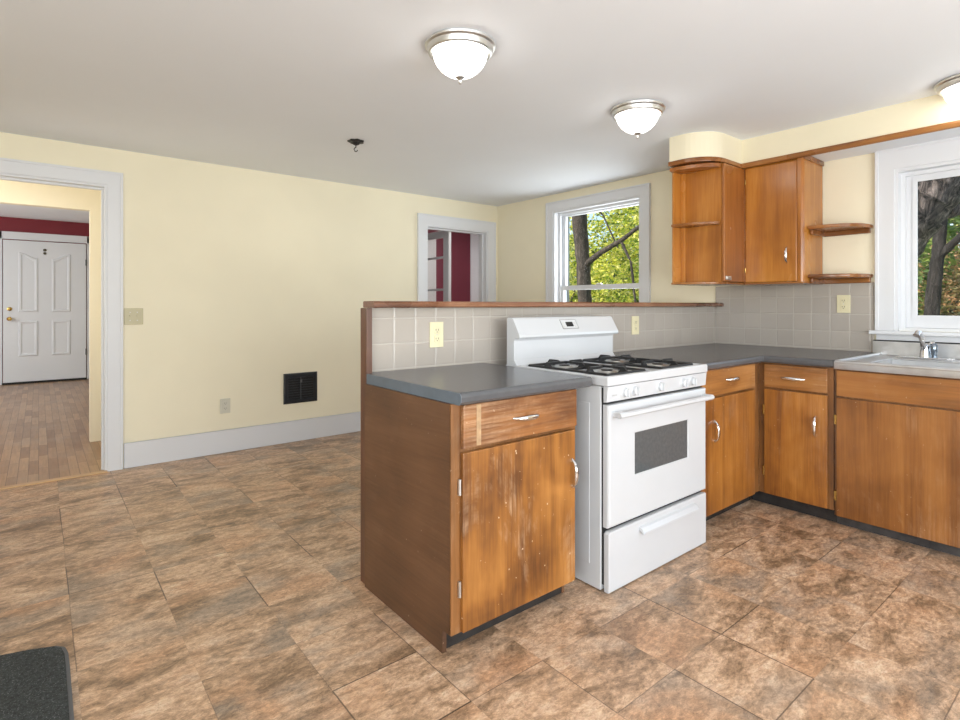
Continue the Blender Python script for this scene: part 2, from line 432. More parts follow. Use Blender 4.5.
def B(*a, **k): return box(bm_new(), *a, **k)
def wall_y(name, x0, x1, y0, y1, z0, z1, holes, m):
    """wall spanning x with rectangular holes (hx0,hx1,hz0,hz1)"""
    bm = bm_new(); xs = sorted({x0, x1, *[h[0] for h in holes], *[h[1] for h in holes]})
    for a, b in zip(xs, xs[1:]):
        hs = [h for h in holes if h[0] <= a and h[1] >= b]
        if not hs: box(bm, a, b, y0, y1, z0, z1)
        else:
            h = hs[0]
            if h[2] > z0: box(bm, a, b, y0, y1, z0, h[2])
            if h[3] < z1: box(bm, a, b, y0, y1, h[3], z1)
    return struct(name, bm, m)
def wall_x(name, x0, x1, y0, y1, z0, z1, holes, m):
    bm = bm_new(); ys = sorted({y0, y1, *[h[0] for h in holes], *[h[1] for h in holes]})
    for a, b in zip(ys, ys[1:]):
        hs = [h for h in holes if h[0] <= a and h[1] >= b]
        if not hs: box(bm, x0, x1, a, b, z0, z1)
        else:
            h = hs[0]
            if h[2] > z0: box(bm, x0, x1, a, b, z0, h[2])
            if h[3] < z1: box(bm, x0, x1, a, b, h[3], z1)
    return struct(name, bm, m)

# ------------------------------------------------------------------ the room shell
ZC = 2.355; YW = 4.80; XR = 4.15; XL = -1.9; YR = -1.9
struct('floor', B(XL, XR, YR, YW+.02, -.12, 0), FLOOR)
struct('floor_hall', B(-1.2, .6, YW+.02, 5.96, -.12, 0), PARQ)
struct('floor_front_room', B(-2.6, 1.6, 5.96, 11.1, -.12, 0), PARQ)
struct('floor_side_room', B(2.8, 5.34, YW+.02, 6.75, -.12, 0), PARQ)
struct('ceiling', B(XL-.1, XR+.12, YR-.1, YW+.12, ZC, ZC+.15), CEIL)
struct('ceiling_hall', B(-1.3, .7, YW+.12, 6.0, ZC, ZC+.15), CREAM)
struct('ceiling_front_room', B(-2.7, 1.7, 6.0, 11.2, 2.55, 2.7), CEIL)
struct('ceiling_side_room', B(2.7, 5.38, YW+.12, 6.8, ZC, ZC+.15), CEIL)
D1 = (-.72, .388, 0, 2.085); D2 = (3.158, 3.99, 0, 2.05)
wall_y('wall_back', XL-.1, XR+.12, YW, YW+.12, 0, ZC, [D1, D2], YEL)
W1 = (2.852, 3.905, .74, 2.178); W2 = (.02, 1.012, 1.05, 2.052)
wall_x('wall_right', XR, XR+.17, YR-.1, YW, -.12, ZC, [W1, W2], YEL)
wall_x('wall_left', XL-.1, XL, YR, YW, 0, ZC, [(-1.55, .45, .8, 2.1)], YEL)
wall_y('wall_rear', XL-.1, XR, YR-.1, YR, 0, ZC, [(-.5, 2.9, .02, 2.1)], YEL)
# hall beyond the left doorway
wall_y('wall_hall_back', -1.2, .6, 5.90, 6.0, 0, 2.55, [(-.72, .352, 0, 2.048)], CREAM)
wall_x('wall_hall_left', -1.32, -1.2, YW+.12, 5.96, 0, ZC, [], CREAM)
wall_x('wall_hall_right', .6, .7, YW+.12, 5.96, 0, ZC, [], CREAM)
wall_y('wall_front_room_near', 0.6, 1.6, 5.90, 6.0, 0, 2.55, [], CREAM)
wall_x('wall_front_room_right', 1.6, 1.7, 5.96, 11.1, 0, 2.55, [], CREAM)
wall_x('wall_front_room_left', -2.7, -2.6, 5.96, 11.1, 0, 2.55, [], CREAM)
wall_y('wall_front_room_far', -2.6, 1.6, 10.98, 11.1, 0, 2.55, [], RED)
# side room beyond the right doorway
wall_y('wall_side_room_far', 2.8, 5.34, 6.6, 6.72, 0, ZC, [], MAROON)
wall_x('wall_side_room_left', 2.7, 2.8, YW+.12, 6.72, 0, ZC, [], GREYW)
wall_x('wall_side_room_right', 5.34, 5.39, YW+.12, 6.72, 0, ZC, [], MAROON)
wall_y('wall_side_room_near', XR+.17, 5.39, YW, YW+.12, 0, ZC, [], EXT)

# trim: casings, baseboards
def casing_y(name, x0, x1, z1, wd, y, th, z0=0):
    bm = bm_new()
    box(bm, x1, x1+wd-.014, y-th, y, z0, z1); box(bm, x0-wd+.014, x0, y-th, y, z0, z1); box(bm, x0-wd+.014, x1+wd-.014, y-th, y, z1, z1+wd-.012)
    # back band and jamb lining
    box(bm, x1+wd-.014, x1+wd+.004, y-th-.006, y, z0, z1+wd-.012, .002); box(bm, x0-wd-.004, x0-wd+.014, y-th-.006, y, z0, z1+wd-.012, .002)
    box(bm, x0-wd-.004, x1+wd+.004, y-th-.006, y, z1+wd-.012, z1+wd+.004, .002)
    box(bm, x1-.016, x1, y-th*.4, y+.125, z0, z1-.016); box(bm, x0, x0+.016, y-th*.4, y+.125, z0, z1-.016); box(bm, x0, x1, y-th*.4, y+.125, z1-.016, z1)
    box(bm, x1-.030, x1-.016, y+.05, y+.09, z0, z1-.030); box(bm, x0+.016, x0+.030, y+.05, y+.09, z0, z1-.030); box(bm, x0+.016, x1-.016, y+.05, y+.09, z1-.030, z1-.016)
    return struct(name, bm, WHITE)
casing_y('trim_1', D1[0], D1[1], D1[3], .092, YW, .022)
casing_y('trim_2', D2[0], D2[1], D2[3], .108, YW, .022)
bm = bm_new(); box(bm, .49, 3.045, YW-.018, YW, 0, .186, .004); box(bm, .49, 3.045, YW-.022, YW, .172, .186, .003)
struct('baseboard_back', bm, WHITE)
struct('baseboard_left_of_door', B(XL, -.83, YW-.018, YW, 0, .186, .004), WHITE)
struct('baseboard_right', B(XR-.018, XR, 2.23, YW-.02, 0, .186, .004), WHITE)
struct('baseboard_left', B(XL, XL+.018, YR, YW-.02, 0, .186, .004), WHITE)
struct('trim_threshold', B(D1[0], D1[1], YW-.055, YW-.0, 0, .008, .003), plain('oak_threshold', (.56, .36, .18), .35, var=.1))

# windows in the right wall -----------------------------------------------------------------
def window_x(name, y0, y1, z0, z1, wd, x, stool, rail=None, sash=.045, topw=None):
    """casing on the room face of the right wall, jambs, sash with pane"""
    fr = bm_new(); t = .022; tw = topw or wd
    box(fr, x-t, x, y1, y1+wd-.014, z0, z1); box(fr, x-t, x, y0-wd+.014, y0, z0, z1); box(fr, x-t, x, y0-wd+.014, y1+wd-.014, z1, z1+tw-.012)
    box(fr, x-t-.007, x, y1+wd-.014, y1+wd+.004, z0, z1+tw-.012, .002); box(fr, x-t-.007, x, y0-wd-.004, y0-wd+.014, z0, z1+tw-.012, .002)
    box(fr, x-t-.007, x, y0-wd-.004, y1+wd+.004, z1+tw-.012, z1+tw+.003, .002)
    box(fr, x-.012, x+.17, y1-.018, y1, z0, z1-.018); box(fr, x-.012, x+.17, y0, y0+.018, z0, z1-.018)
    box(fr, x-.012, x+.17, y0, y1, z1-.018, z1); box(fr, x+.02, x+.17, y0+.018, y1-.018, z0, z0+.018)
    s = .022
    box(fr, x+.05, x+.07, y1-.018-s, y1-.018, z0+.018, z1-.018-s); box(fr, x+.05, x+.07, y0+.018, y0+.018+s, z0+.018, z1-.018-s); box(fr, x+.05, x+.07, y0+.018, y1-.018, z1-.018-s, z1-.018)
    o = struct(name, fr, WHITE)
    st = bm_new(); box(st, x-stool, x+.02, y0-wd-.03, y1+wd+.03, z0-.024, z0-.0005, .005); box(st, x-.018, x, y0-wd, y1+wd, z0-.024-.036, z0-.0245, .003)
    struct('window_sill', st, WHITE, o)
    a0, a1, b0, b1 = y0+.0185, y1-.0185, z0+.0185, z1-.0185
    def sash_f(xc, c0, c1, bot, top):
        bm = bm_new()
        box(bm, xc-.018, xc+.018, a1-sash, a1, c0, c1); box(bm, xc-.018, xc+.018, a0, a0+sash, c0, c1)
        box(bm, xc-.017, xc+.017, a0+sash, a1-sash, c0, c0+bot); box(bm, xc-.017, xc+.017, a0+sash, a1-sash, c1-top, c1)
        q = struct('window_sash', bm, WHITE, o)
        struct('window_pane', B(xc-.002, xc+.002, a0+sash, a1-sash, c0+bot, c1-top), GLASS, q)
        return q
    if rail:
        sash_f(x+.125, rail-.016, b1, .040, sash*.75)
        lo = sash_f(x+.088, b0, rail+.024, .06, .046)
        struct('window_lock', B(x+.06, x+.085, (a0+a1)/2-.03, (a0+a1)/2+.03, rail+.024, rail+.036, .004), NICK, lo)
    else:
        q = sash_f(x+.09, b0, b1, .062, .05)
        g = bm_new(); e = sash; xx = x+.09
        box(g, xx-.026, xx-.0181, a1-e-.018, a1-e+.006, b0+.056, b1-.044); box(g, xx-.026, xx-.0181, a0+e-.006, a0+e+.018, b0+.056, b1-.044)
        box(g, xx-.025, xx-.0181, a0+e+.018, a1-e-.018, b0+.056, b0+.078); box(g, xx-.025, xx-.0181, a0+e+.018, a1-e-.018, b1-.062, b1-.044)
        struct('glazing_bead', g, WHITE, q)
    return o
window_x('window_1', W1[0], W1[1], W1[2], W1[3], .092, XR, .05, rail=1.385, sash=.042)
window_x('window_2', W2[0], W2[1], W2[2], W2[3], .095, XR, .055, sash=.060, topw=.129)

# unseen left window and rear patio door frames, added around the fill lights
bm = bm_new()
for a, b, c, e in ((-1.55, -1.47, .8, 2.1), (.37, .45, .8, 2.1), (-.59, -.51, .8, 2.1)): box(bm, XL-.07, XL-.02, a, b, c, e)
box(bm, XL-.069, XL-.021, -1.549, .449, .8, .87); box(bm, XL-.069, XL-.021, -1.549, .449, 2.03, 2.1)
struct('window_3', bm, WHITE)
bm = bm_new()
for a, b in ((-.5, -.42), (1.15, 1.25), (2.82, 2.9)): box(bm, a, b, YR-.08, YR-.03, .02, 2.1)
box(bm, -.5, 2.9, YR-.08, YR-.03, .02, .12); box(bm, -.5, 2.9, YR-.08, YR-.03, 2.02, 2.1)
struct('door_4', bm, WHITE)

# far front door (white, arched panels) ------------------------------------------------------
FY = 10.98
fr = bm_new()
box(fr, -.56, -.43, FY-.03, FY, 0, 2.33, .004); box(fr, .61, .74, FY-.03, FY, 0, 2.33, .004); box(fr, -.56, .74, FY-.03, FY, 2.215, 2.33, .004)
struct('trim_3', fr, WHITE)
door = struct('door_1', B(-.42, .60, FY-.045, FY-.004, .03, 2.20, .003), WHITE)
def panel(x0, x1, z0, z1, arch):
    """raised moulding ring around a sunk field"""
    n = 10
    def outline(i):
        a, b, c, d_ = x0+i, x1-i, z0+i, z1-i
        pts = [(a, c), (b, c)]
        if arch == 0: pts += [(b, d_), (a, d_)]
        else:
            hi, lo = d_, d_-.085
            for k in range(n+1):
                f = k/n; x = b+(a-b)*f
                r = f if arch > 0 else 1-f
                z = lo+(hi-lo)*(.5-.5*math.cos(PI*(1-r if arch > 0 else 1-r)))
                pts.append((x, z))
        return pts
    bm = bm_new()
    o1, o2, o3, o4 = outline(0), outline(.012), outline(.03), outline(.045)
    ys = (FY-.045, FY-.058, FY-.058, FY-.047)
    rings = [[bm.verts.new((p[0], y, p[1])) for p in o] for o, y in zip((o1, o2, o3, o4), ys)]
    for a, b in zip(rings, rings[1:]):
        for i in range(len(a)): bm.faces.new((a[i], a[(i+1) % len(a)], b[(i+1) % len(a)], b[i]))
    bm.faces.new(rings[-1]); bmesh.ops.recalc_face_normals(bm, faces=bm.faces)
    return bm
for x0, x1, a in ((-.24, -.005, -1), (.16, .40, 1)):
    struct('door_panel', panel(x0, x1, 1.10, 2.02, a), WHITE, door)
    struct('door_panel', panel(x0, x1, .42, .97, 0), WHITE, door)
k = bm_new(); lathe(k, [(.03, 0), (.03, -.012), (.010, -.014), (.010, -.04), (.028, -.05), (.031, -.065), (.02, -.078), (.004, -.08)], (-.345, FY-.045, 1.00), 'y', 20)
struct('door_knob', k, BRASS, door)
k = bm_new(); lathe(k, [(.031, 0), (.029, -.016), (.016, -.02), (.014, -.028), (.003, -.03)], (-.345, FY-.045, 1.15), 'y', 20)
struct('deadbolt', k, BRASS, door)
k = bm_new(); lathe(k, [(.022, 0), (.02, -.012), (.01, -.02), (.002, -.022)], (.075, FY-.045, 2.07), 'y', 16); lathe(k, [(.02, 0), (.018, -.012), (.01, -.02), (.002, -.022)], (.075, FY-.045, 2.02), 'y', 16)
struct('door_knocker', k, plain('tarnished_knocker', (.16, .14, .10), .35, 1), door)
for z in (.4, 1.85): struct('door_hinge', B(.592, .608, FY-.055, FY-.04, z, z+.1, .002), BLK, door)
struct('trim_door_sill', B(-.43, .61, FY-.07, FY, 0, .028, .003), GAP)
struct('baseboard_front_room', B(.74, 1.6, FY-.02, FY, 0, .18, .003), WHITE)

# glazed door standing open in the side room, white door and casing on its far wall
gd = D.objects.new('door_2', None); COL.objects.link(gd); gd.location = (3.9, 5.4, 0); gd['kind'] = 'structure'
bm = bm_new(); X0, X1 = 3.88, 3.92; YA, YB = 5.40, 6.20; ZT = 2.13
box(bm, X0, X1, YA, YA+.115, .01, ZT, .004); box(bm, X0, X1, YB-.115, YB, .01, ZT, .004); box(bm, X0+.001, X1-.001, YA+.115, YB-.115, ZT-.085, ZT); box(bm, X0+.001, X1-.001, YA+.115, YB-.115, .01, .24)
obj('door_frame', bm, WHITE, gd)
bm = bm_new()
for z in (.63, 1.02, 1.40, 1.80): box(bm, X0+.005, X1-.005, YA+.1, YB-.1, z-.013, z+.013, .003)
obj('muntin', bm, WHITE, gd)
obj('door_pane', B(3.898, 3.902, YA+.11, YB-.11, .22, ZT-.06), GLASS, gd)
bm = bm_new(); box(bm, 3.62, 4.50, 6.57, 6.6, 0, 2.2, .004); struct('door_3', bm, GREYW)
bm = bm_new(); box(bm, 5.15, 5.28, 6.57, 6.6, 0, 2.35, .004); box(bm, 5.28, 5.34, 6.56, 6.6, 0, 2.35, .003)
struct('trim_4', bm, WHITE)

# ------------------------------------------------------------------ half wall of the peninsula
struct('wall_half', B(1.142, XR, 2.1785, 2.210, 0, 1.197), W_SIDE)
struct('wall_half_tile', B(1.126, XR-.013, 2.166, 2.178, .85, 1.1975), TILEX)
struct('trim_half_wall_end', B(1.098, 1.125, 2.132, 2.190, 0, 1.197, .002), W_POST)
bm = bm_new()
prism(bm, [(2.100, 1.203), (2.106, 1.198), (2.196, 1.198), (2.200, 1.203), (2.200, 1.222), (2.195, 1.227), (2.108, 1.227), (2.100, 1.219)], 1.116, 4.148, 'x')
cap = obj('ledge_cap', bm, W_CAP); cap['label'] = 'long reddish brown wooden ledge capping the tiled half wall'; cap['category'] = 'ledge'
bm = bm_new(); box(bm, XR-.012, XR, 1.12, 2.166, .90, 1.3555); box(bm, XR-.012, XR, 2.1661, 2.1781, .90, 1.2)
struct('wall_right_tile', bm, TILEY)

# ------------------------------------------------------------------ cabinets
def bow_handle(c, along, out, ln=.12, name='handle', parent=None):
    """chrome bow pull: leaf-shaped, fat in the middle, tapering to two feet"""
    c, al, ou = Vector(c), Vector(along), Vector(out)
    pts, rad = [], []
    for i in range(17):
        s = -1+2*i/16
        pts.append(c+al*(s*ln/2)+ou*(.026*(1-abs(s)**3.2)+.001)); rad.append(.0085*(1-.62*abs(s)**1.6)+.0012)
    bm = bm_new(); tube(bm, pts, rad, 12, (ou, .55))
    for s in (-.86, .86):
        p = c+al*(s*ln/2); tube(bm, [p-ou*.0, p+ou*.012], [.006, .004], 10)
    return obj(name, bm, CHR, parent, smooth=True, label='chrome bow handle')
def hinge(x, y, z, out, parent, h=.055, m=None):
    o = Vector(out); bm = bm_new()
    if abs(o.y) > 0: tube(bm, [(x, y, z-h/2), (x, y, z+h/2)], .0042, 10); box(bm, x-.006, x+.003, y-.001, y+.006, z-h/2, z+h/2)
    else: tube(bm, [(x, y, z-h/2), (x, y, z+h/2)], .0055, 10); box(bm, x-.002, x+.006, y-.003, y+.009, z-h/2, z+h/2)
    return obj('hinge', bm, m or NICK, parent, smooth=True, label='small nickel hinge')

# --- left end cabinet of the peninsula
FYc = 1.508     # face frame plane
c1 = thing('base_cabinet', 'worn amber wood base cabinet at the free end of the peninsula, left of the stove', 'cabinet', (1.40, 1.83, 0))
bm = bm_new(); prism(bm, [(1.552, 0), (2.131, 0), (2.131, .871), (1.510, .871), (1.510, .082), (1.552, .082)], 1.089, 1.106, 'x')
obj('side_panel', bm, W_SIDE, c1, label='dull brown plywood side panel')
bm = bm_new(); prism(bm, [(1.562, 0), (2.150, 0), (2.150, .871), (1.512, .871), (1.512, .082), (1.562, .082)], 1.708, 1.722, 'x')
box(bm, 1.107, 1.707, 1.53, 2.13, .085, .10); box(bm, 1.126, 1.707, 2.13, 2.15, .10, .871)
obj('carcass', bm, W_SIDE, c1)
bm = bm_new(); box(bm, 1.090, 1.150, FYc-.006, FYc+.001, .082, .871, .001); box(bm, 1.690, 1.722, FYc-.006, FYc+.003, .082, .871, .001)
box(bm, 1.150, 1.690, FYc-.004, FYc+.012, .842, .871); box(bm, 1.150, 1.690, FYc-.004, FYc+.012, .685, .715); box(bm, 1.150, 1.690, FYc-.004, FYc+.012, .082, .11)
obj('face_frame', bm, W_FRAME, c1)
obj('toe_kick', B(1.107, 1.707, 1.566, 1.58, 0, .085), KICK, c1)
dr = obj('drawer', B(1.130, 1.712, 1.484, 1.503, .716, .866, .004), W_DRAWW, c1)
bow_handle((1.425, 1.484, .791), (1, 0, 0), (0, -1, 0), .128, parent=dr)
dp = bm_new(); box(dp, 1.186, 1.206, 1.4828, 1.4841, .720, .862); obj('bare_strip', dp, plain('scraped_bare_wood', (.40, .26, .14), .6, var=.2, scale=40), dr, label='pale vertical scrape mark')
dd = obj('door', B(1.128, 1.702, 1.484, 1.503, .086, .702, .004), W_DOORW, c1, label='scratched amber door')
bow_handle((1.682, 1.484, .527), (0, 0, 1), (0, -1, 0), .115, parent=dd)
hinge(1.122, 1.494, .585, (0, -1, 0), dd); hinge(1.122, 1.494, .235, (0, -1, 0), dd)

def counter_prof(y0, y1, z1=.914, th=.042):
    """rolled front edge profile in (depth, z), front at y0"""
    pts = [(y1, z1), (y1, z1-th)]
    pts += [(y0+.012, z1-th), (y0+.002, z1-th+.010)]
    for i in range(7):
        a = PI+ -(PI/2)*i/6
        pts.append((y0+.016+.016*math.cos(a), z1-.016+.016*math.sin(a)))
    return pts
bm = bm_new(); prism(bm, counter_prof(1.455, 2.165), 1.126, 1.776, 'x')
prism(bm, counter_prof(1.455, 2.130), 1.099, 1.126, 'x')
ct = obj('countertop', bm, LAM, None, smooth=False, label='charcoal laminate countertop with rolled edge on the peninsula end cabinet', category='countertop')
bm = bm_new(); prism(bm, counter_prof(1.4545, 2.130, .9135, .0415), 1.0965, 1.0989, 'x')
obj('edge_band', bm, LAME, ct, label='slate blue laminate end strip')

# --- cabinet right of the stove
c2 = thing('base_cabinet', 'amber wood base cabinet between the white stove and the corner', 'cabinet', (3.03, 1.83, 0))
bm = bm_new(); box(bm, 2.675, 2.69, 1.512, 2.15, .085, .868); box(bm, 2.69, 3.42, 1.55, 2.15, .085, .10); box(bm, 2.675, 2.69, 1.58, 2.15, 0, .085)
obj('carcass', bm, W_SIDE, c2)
bm = bm_new(); box(bm, 2.675, 2.72, FYc-.004, FYc+.012, .082, .868); box(bm, 3.302, 3.396, FYc-.004, FYc+.012, .082, .868, .001)
box(bm, 2.72, 3.302, FYc-.003, FYc+.012, .845, .868); box(bm, 2.72, 3.302, FYc-.003, FYc+.012, .70, .73)
obj('face_frame', bm, W_FRAME, c2)
obj('toe_kick', B(2.68, 3.44, 1.575, 1.59, 0, .085), KICK, c2)
dr = obj('drawer', B(2.70, 3.305, 1.486, 1.504, .722, .862, .003), W_DRAW, c2)
bow_handle((3.02, 1.486, .797), (1, 0, 0), (0, -1, 0), .128, parent=dr)
dd = obj('door', B(2.70, 3.305, 1.486, 1.504, .088, .708, .003), W_DOOR, c2)
bow_handle((2.825, 1.486, .53), (0, 0, 1), (0, -1, 0), .115, parent=dd)

# --- cabinet on the right wall next to the corner (faces -x)
XF = 3.395
c3 = thing('base_cabinet', 'amber wood base cabinet with one drawer along the right wall, left of the sink', 'cabinet', (3.78, 1.31, 0))
bm = bm_new(); box(bm, XF+.02, 4.13, 1.10, 1.115, .085, .862); box(bm, XF+.02, 4.13, 1.49, 1.503, .085, .862) ; box(bm, XF+.02, 4.13, 1.115, 1.49, .085, .10)
obj('carcass', bm, W_SIDE, c3)
bm = bm_new(); box(bm, XF, XF+.016, 1.468, 1.503, .082, .866, .001); box(bm, XF, XF+.016, 1.104, 1.14, .082, .866, .001); box(bm, XF, XF+.016, 1.14, 1.468, .70, .73); box(bm, XF, XF+.016, 1.14, 1.468, .845, .866)
obj('face_frame', bm, W_FRAME, c3)
obj('toe_kick', B(3.450, 3.465, 1.104, 1.574, 0, .085), KICK, c3)
dr = obj('drawer', B(XF-.019, XF-.001, 1.132, 1.466, .722, .858, .003), W_DRAWY, c3)
bow_handle((XF-.019, 1.308, .786), (0, 1, 0), (-1, 0, 0), .128, parent=dr)
dd = obj('door', B(XF-.019, XF-.001, 1.132, 1.466, .086, .710, .003), W_DOOR, c3)
bow_handle((XF-.019, 1.188, .53), (0, 0, 1), (-1, 0, 0), .115, parent=dd)
hinge(XF-.010, 1.471, .585, (-1, 0, 0), dd, m=BRASS); hinge(XF-.010, 1.471, .22, (-1, 0, 0), dd, m=BRASS)

# --- sink cabinet
c4 = thing('base_cabinet', 'wide brown wood sink cabinet without handles below the steel sink', 'cabinet', (3.78, .3, 0))
bm = bm_new(); box(bm, XF+.02, 4.13, 1.083, 1.098, .085, .862); box(bm, XF+.02, 4.13, -.62, -.605, .085, .862); box(bm, XF+.02, 4.13, -.605, 1.083, .085, .10)
obj('carcass', bm, W_SIDE, c4)
bm = bm_new(); box(bm, XF, XF+.016, 1.070, 1.100, .060, .866, .001); box(bm, XF, XF+.016, -.62, -.58, .082, .866); box(bm, XF, XF+.016, .44, .50, .082, .70); box(bm, XF, XF+.016, -.58, 1.07, .835, .866); box(bm, XF, XF+.016, -.58, 1.07, .68, .72)
obj('face_frame', bm, W_FRAME, c4)
obj('toe_kick', B(3.440, 3.455, -.62, 1.100, 0, .085), plain('scuffed_grey_kick', (.055, .05, .048), .6, var=.8, scale=7), c4)
obj('false_panel', B(XF-.019, XF-.001, -.59, 1.085, .716, .855, .003), W_SINKY, c4)
dd = obj('door', B(XF-.019, XF-.001, .475, 1.085, .062, .706, .003), W_SINK, c4)
hinge(XF-.010, 1.090, .585, (-1, 0, 0), dd, m=BRASS, h=.05); hinge(XF-.010, 1.090, .17, (-1, 0, 0), dd, m=BRASS, h=.05)
dd = obj('door', B(XF-.019, XF-.001, -.59, .467, .062, .706, .003), W_SINK, c4)
hinge(XF-.010, -.597, .585, (-1, 0, 0), dd, m=BRASS, h=.05)

# --- L countertop (short leg along half wall, long leg to the sink)
bm = bm_new()
zt = .910; th = .042
def cprof(f, b): return counter_prof(f, b, zt, th)
# leg along the half wall, front y=1.455, mitred at the corner
pr = counter_prof(0, .71, zt, th)
def sweepL(bm):
    rings = []
    for (xA, isA) in ((2.652, 0), (3.352, 1), (3.352, 2)):
        pass
    A = [bm.verts.new((2.652, 1.455+d_, z)) for d_, z in pr]
    M = [bm.verts.new((3.352+d_*(4.138-3.352)/.71, 1.455+d_, z)) for d_, z in pr]
    E = [bm.verts.new((3.352+d_*(4.138-3.352)/.71, 1.092, z)) for d_, z in pr]
    n = len(pr)
    for a, b in ((A, M), (M, E)):
        for i in range(n): bm.faces.new((a[i], b[i], b[(i+1) % n], a[(i+1) % n]))
    bm.faces.new(A); bm.faces.new(E)
    bmesh.ops.recalc_face_normals(bm, faces=bm.faces)
sweepL(bm)
obj('countertop', bm, LAM, None, label='L-shaped charcoal laminate countertop running from the stove around the corner to the sink', category='countertop')

# --- stainless sink top with basin and splash
sk = thing('sink', 'stainless steel sink top with recessed basin under the right window', 'sink', (3.75, .3, .868))
bm = bm_new()
sx0, sx1, sy0, sy1 = 3.348, 4.128, -.62, 1.089
bx0, bx1, by0, by1 = 3.44, 3.84, .30, .955
b2y0, b2y1 = -.42, .24
zt2 = .898
box(bm, sx0+.004, bx0, sy0, sy1, zt2-.02, zt2); box(bm, bx1, sx1, sy0, sy1, zt2-.02, zt2)
box(bm, bx0, bx1, by1, sy1, zt2-.02, zt2); box(bm, bx0, bx1, sy0, b2y0, zt2-.02, zt2); box(bm, bx0, bx1, b2y1, by0, zt2-.02, zt2)
# raised rolled edges
tube(bm, [(sx0+.008, sy0, .902), (sx0+.008, sy1-.006, .902)], .010, 12)
tube(bm, [(sx0+.008, sy1-.010, .904), (sx1, sy1-.010, .904)], .009, 12)
box(bm, sx0, sx0+.006, sy0, sy1, .864, .904, .002)
box(bm, sx0+.004, sx0+.05, sy1-.004, sy1, .864, .904)
for (a, b) in ((by0, by1), (b2y0, b2y1)):
    for p, q in (((bx0, a), (bx0, b)), ((bx0, b), (bx1, b)), ((bx1, b), (bx1, a)), ((bx1, a), (bx0, a))):
        tube(bm, [(p[0], p[1], zt2+.001), (q[0], q[1], zt2+.001)], .0055, 10)
obj('drainboard', bm, STEEL, sk, smooth=True)
def basin(a, b):
    bm = bm_new(); z0 = zt2-.17
    box(bm, bx0+.0005, bx0+.003, a+.0005, b-.0005, z0, zt2+.001); box(bm, bx1-.003, bx1-.0005, a+.0005, b-.0005, z0, zt2+.001); box(bm, bx0+.003, bx1-.003, a+.0005, a+.003, z0, zt2+.001); box(bm, bx0+.003, bx1-.003, b-.003, b-.0005, z0, zt2+.001); box(bm, bx0, bx1, a, b, z0-.002, z0)
    o = obj('basin', bm, BASIN, sk)
    k = bm_new(); lathe(k, [(.045, 0), (.045, .004), (.03, .005), (.026, .001), (.005, .001)], ((bx0+bx1)/2, (a+b)/2, z0), 'z', 24); obj('drain', k, CHR, o, smooth=True)
basin(by0, by1); basin(b2y0, b2y1)
bm = bm_new(); box(bm, 4.100, 4.128, sy0, 1.118, .898, .984, .004)
obj('back_splash', bm, STEEL, sk)
obj('shade_strip', B(4.112, 4.134, sy0, 1.116, .984, .9895), GAP, sk, label='dark strip for the shaded gap above the splash')  # black strip put in for the shaded gap below the sill
bm = bm_new(); box(bm, 4.095, 4.128, 1.092, 1.118, .911, .967, .004); bm.free()

fc = thing('faucet', 'chrome single-lever kitchen faucet standing at the back of the sink', 'faucet', (3.955, .83, .899))
bm = bm_new(); prism(bm, [(3.925, .70), (3.985, .70), (3.992, .72), (3.992, .93), (3.985, .95), (3.925, .95), (3.918, .93), (3.918, .72)], .899, .911, 'z', .003)
obj('base_plate', bm, CHR, fc)
bm = bm_new(); lathe(bm, [(.026, .911), (.024, .93), (.021, .96), (.019, .975), (.008, .985)], (3.955, .825, 0), 'z', 24)
obj('body', bm, CHR, fc, smooth=True)
bm = bm_new(); tube(bm, [(3.955, .825, .925), (3.945, .829, .975), (3.930, .832, 1.015), (3.912, .836, 1.048), (3.888, .842, 1.052), (3.872, .846, 1.036)], [.017, .0165, .015, .0145, .015, .016], 16)
obj('spout', bm, CHR, fc, smooth=True)
bm = bm_new(); tube(bm, [(3.965, .815, .955), (3.985, .800, .985), (3.998, .795, 1.0)], [.017, .012, .009], 14)
obj('lever', bm, CHR, fc, smooth=True)
sp = bm_new(); lathe(sp, [(.022, .899), (.022, .908), (.015, .912), (.016, .93), (.020, .955), (.020, .978), (.012, .99), (.002, .992)], (3.955, .785, 0), 'z', 20)
bmesh.ops.translate(sp, verts=sp.verts, vec=(0, 0, .0))
obj('sprayer', sp, plain('smoky_chrome', (.25, .30, .36), .2, 1), fc, smooth=True, label='dark grey side sprayer')

# ------------------------------------------------------------------ stove
st = thing('gas_stove', 'white freestanding gas stove with oven window and four burners', 'stove', (2.24, 1.75, 0))
SX0, SX1 = 1.842, 2.640; SYF = 1.455; SYB = 2.055
bm = bm_new(); box(bm, SX0, SX1, SYF+.012, SYB, .006, .868, .004)
box(bm, SX0-.002, SX0+.001, SYF+.07, SYB-.12, .10, .79, .0015)
for x, y in ((SX0+.04, 1.50), (SX1-.04, 1.50), (SX0+.04, 2.0), (SX1-.04, 2.0)): box(bm, x-.02, x+.02, y-.02, y+.02, 0, .02)
obj('body', bm, ENAMS, st)
obj('shadow_gap', B(SX0+.008, SX1-.008, SYF+.002, SYF+.013, .03, .86), GAP, st, label='black frame standing for the shaded gaps')  # black slab in place of the shade between the stove fronts
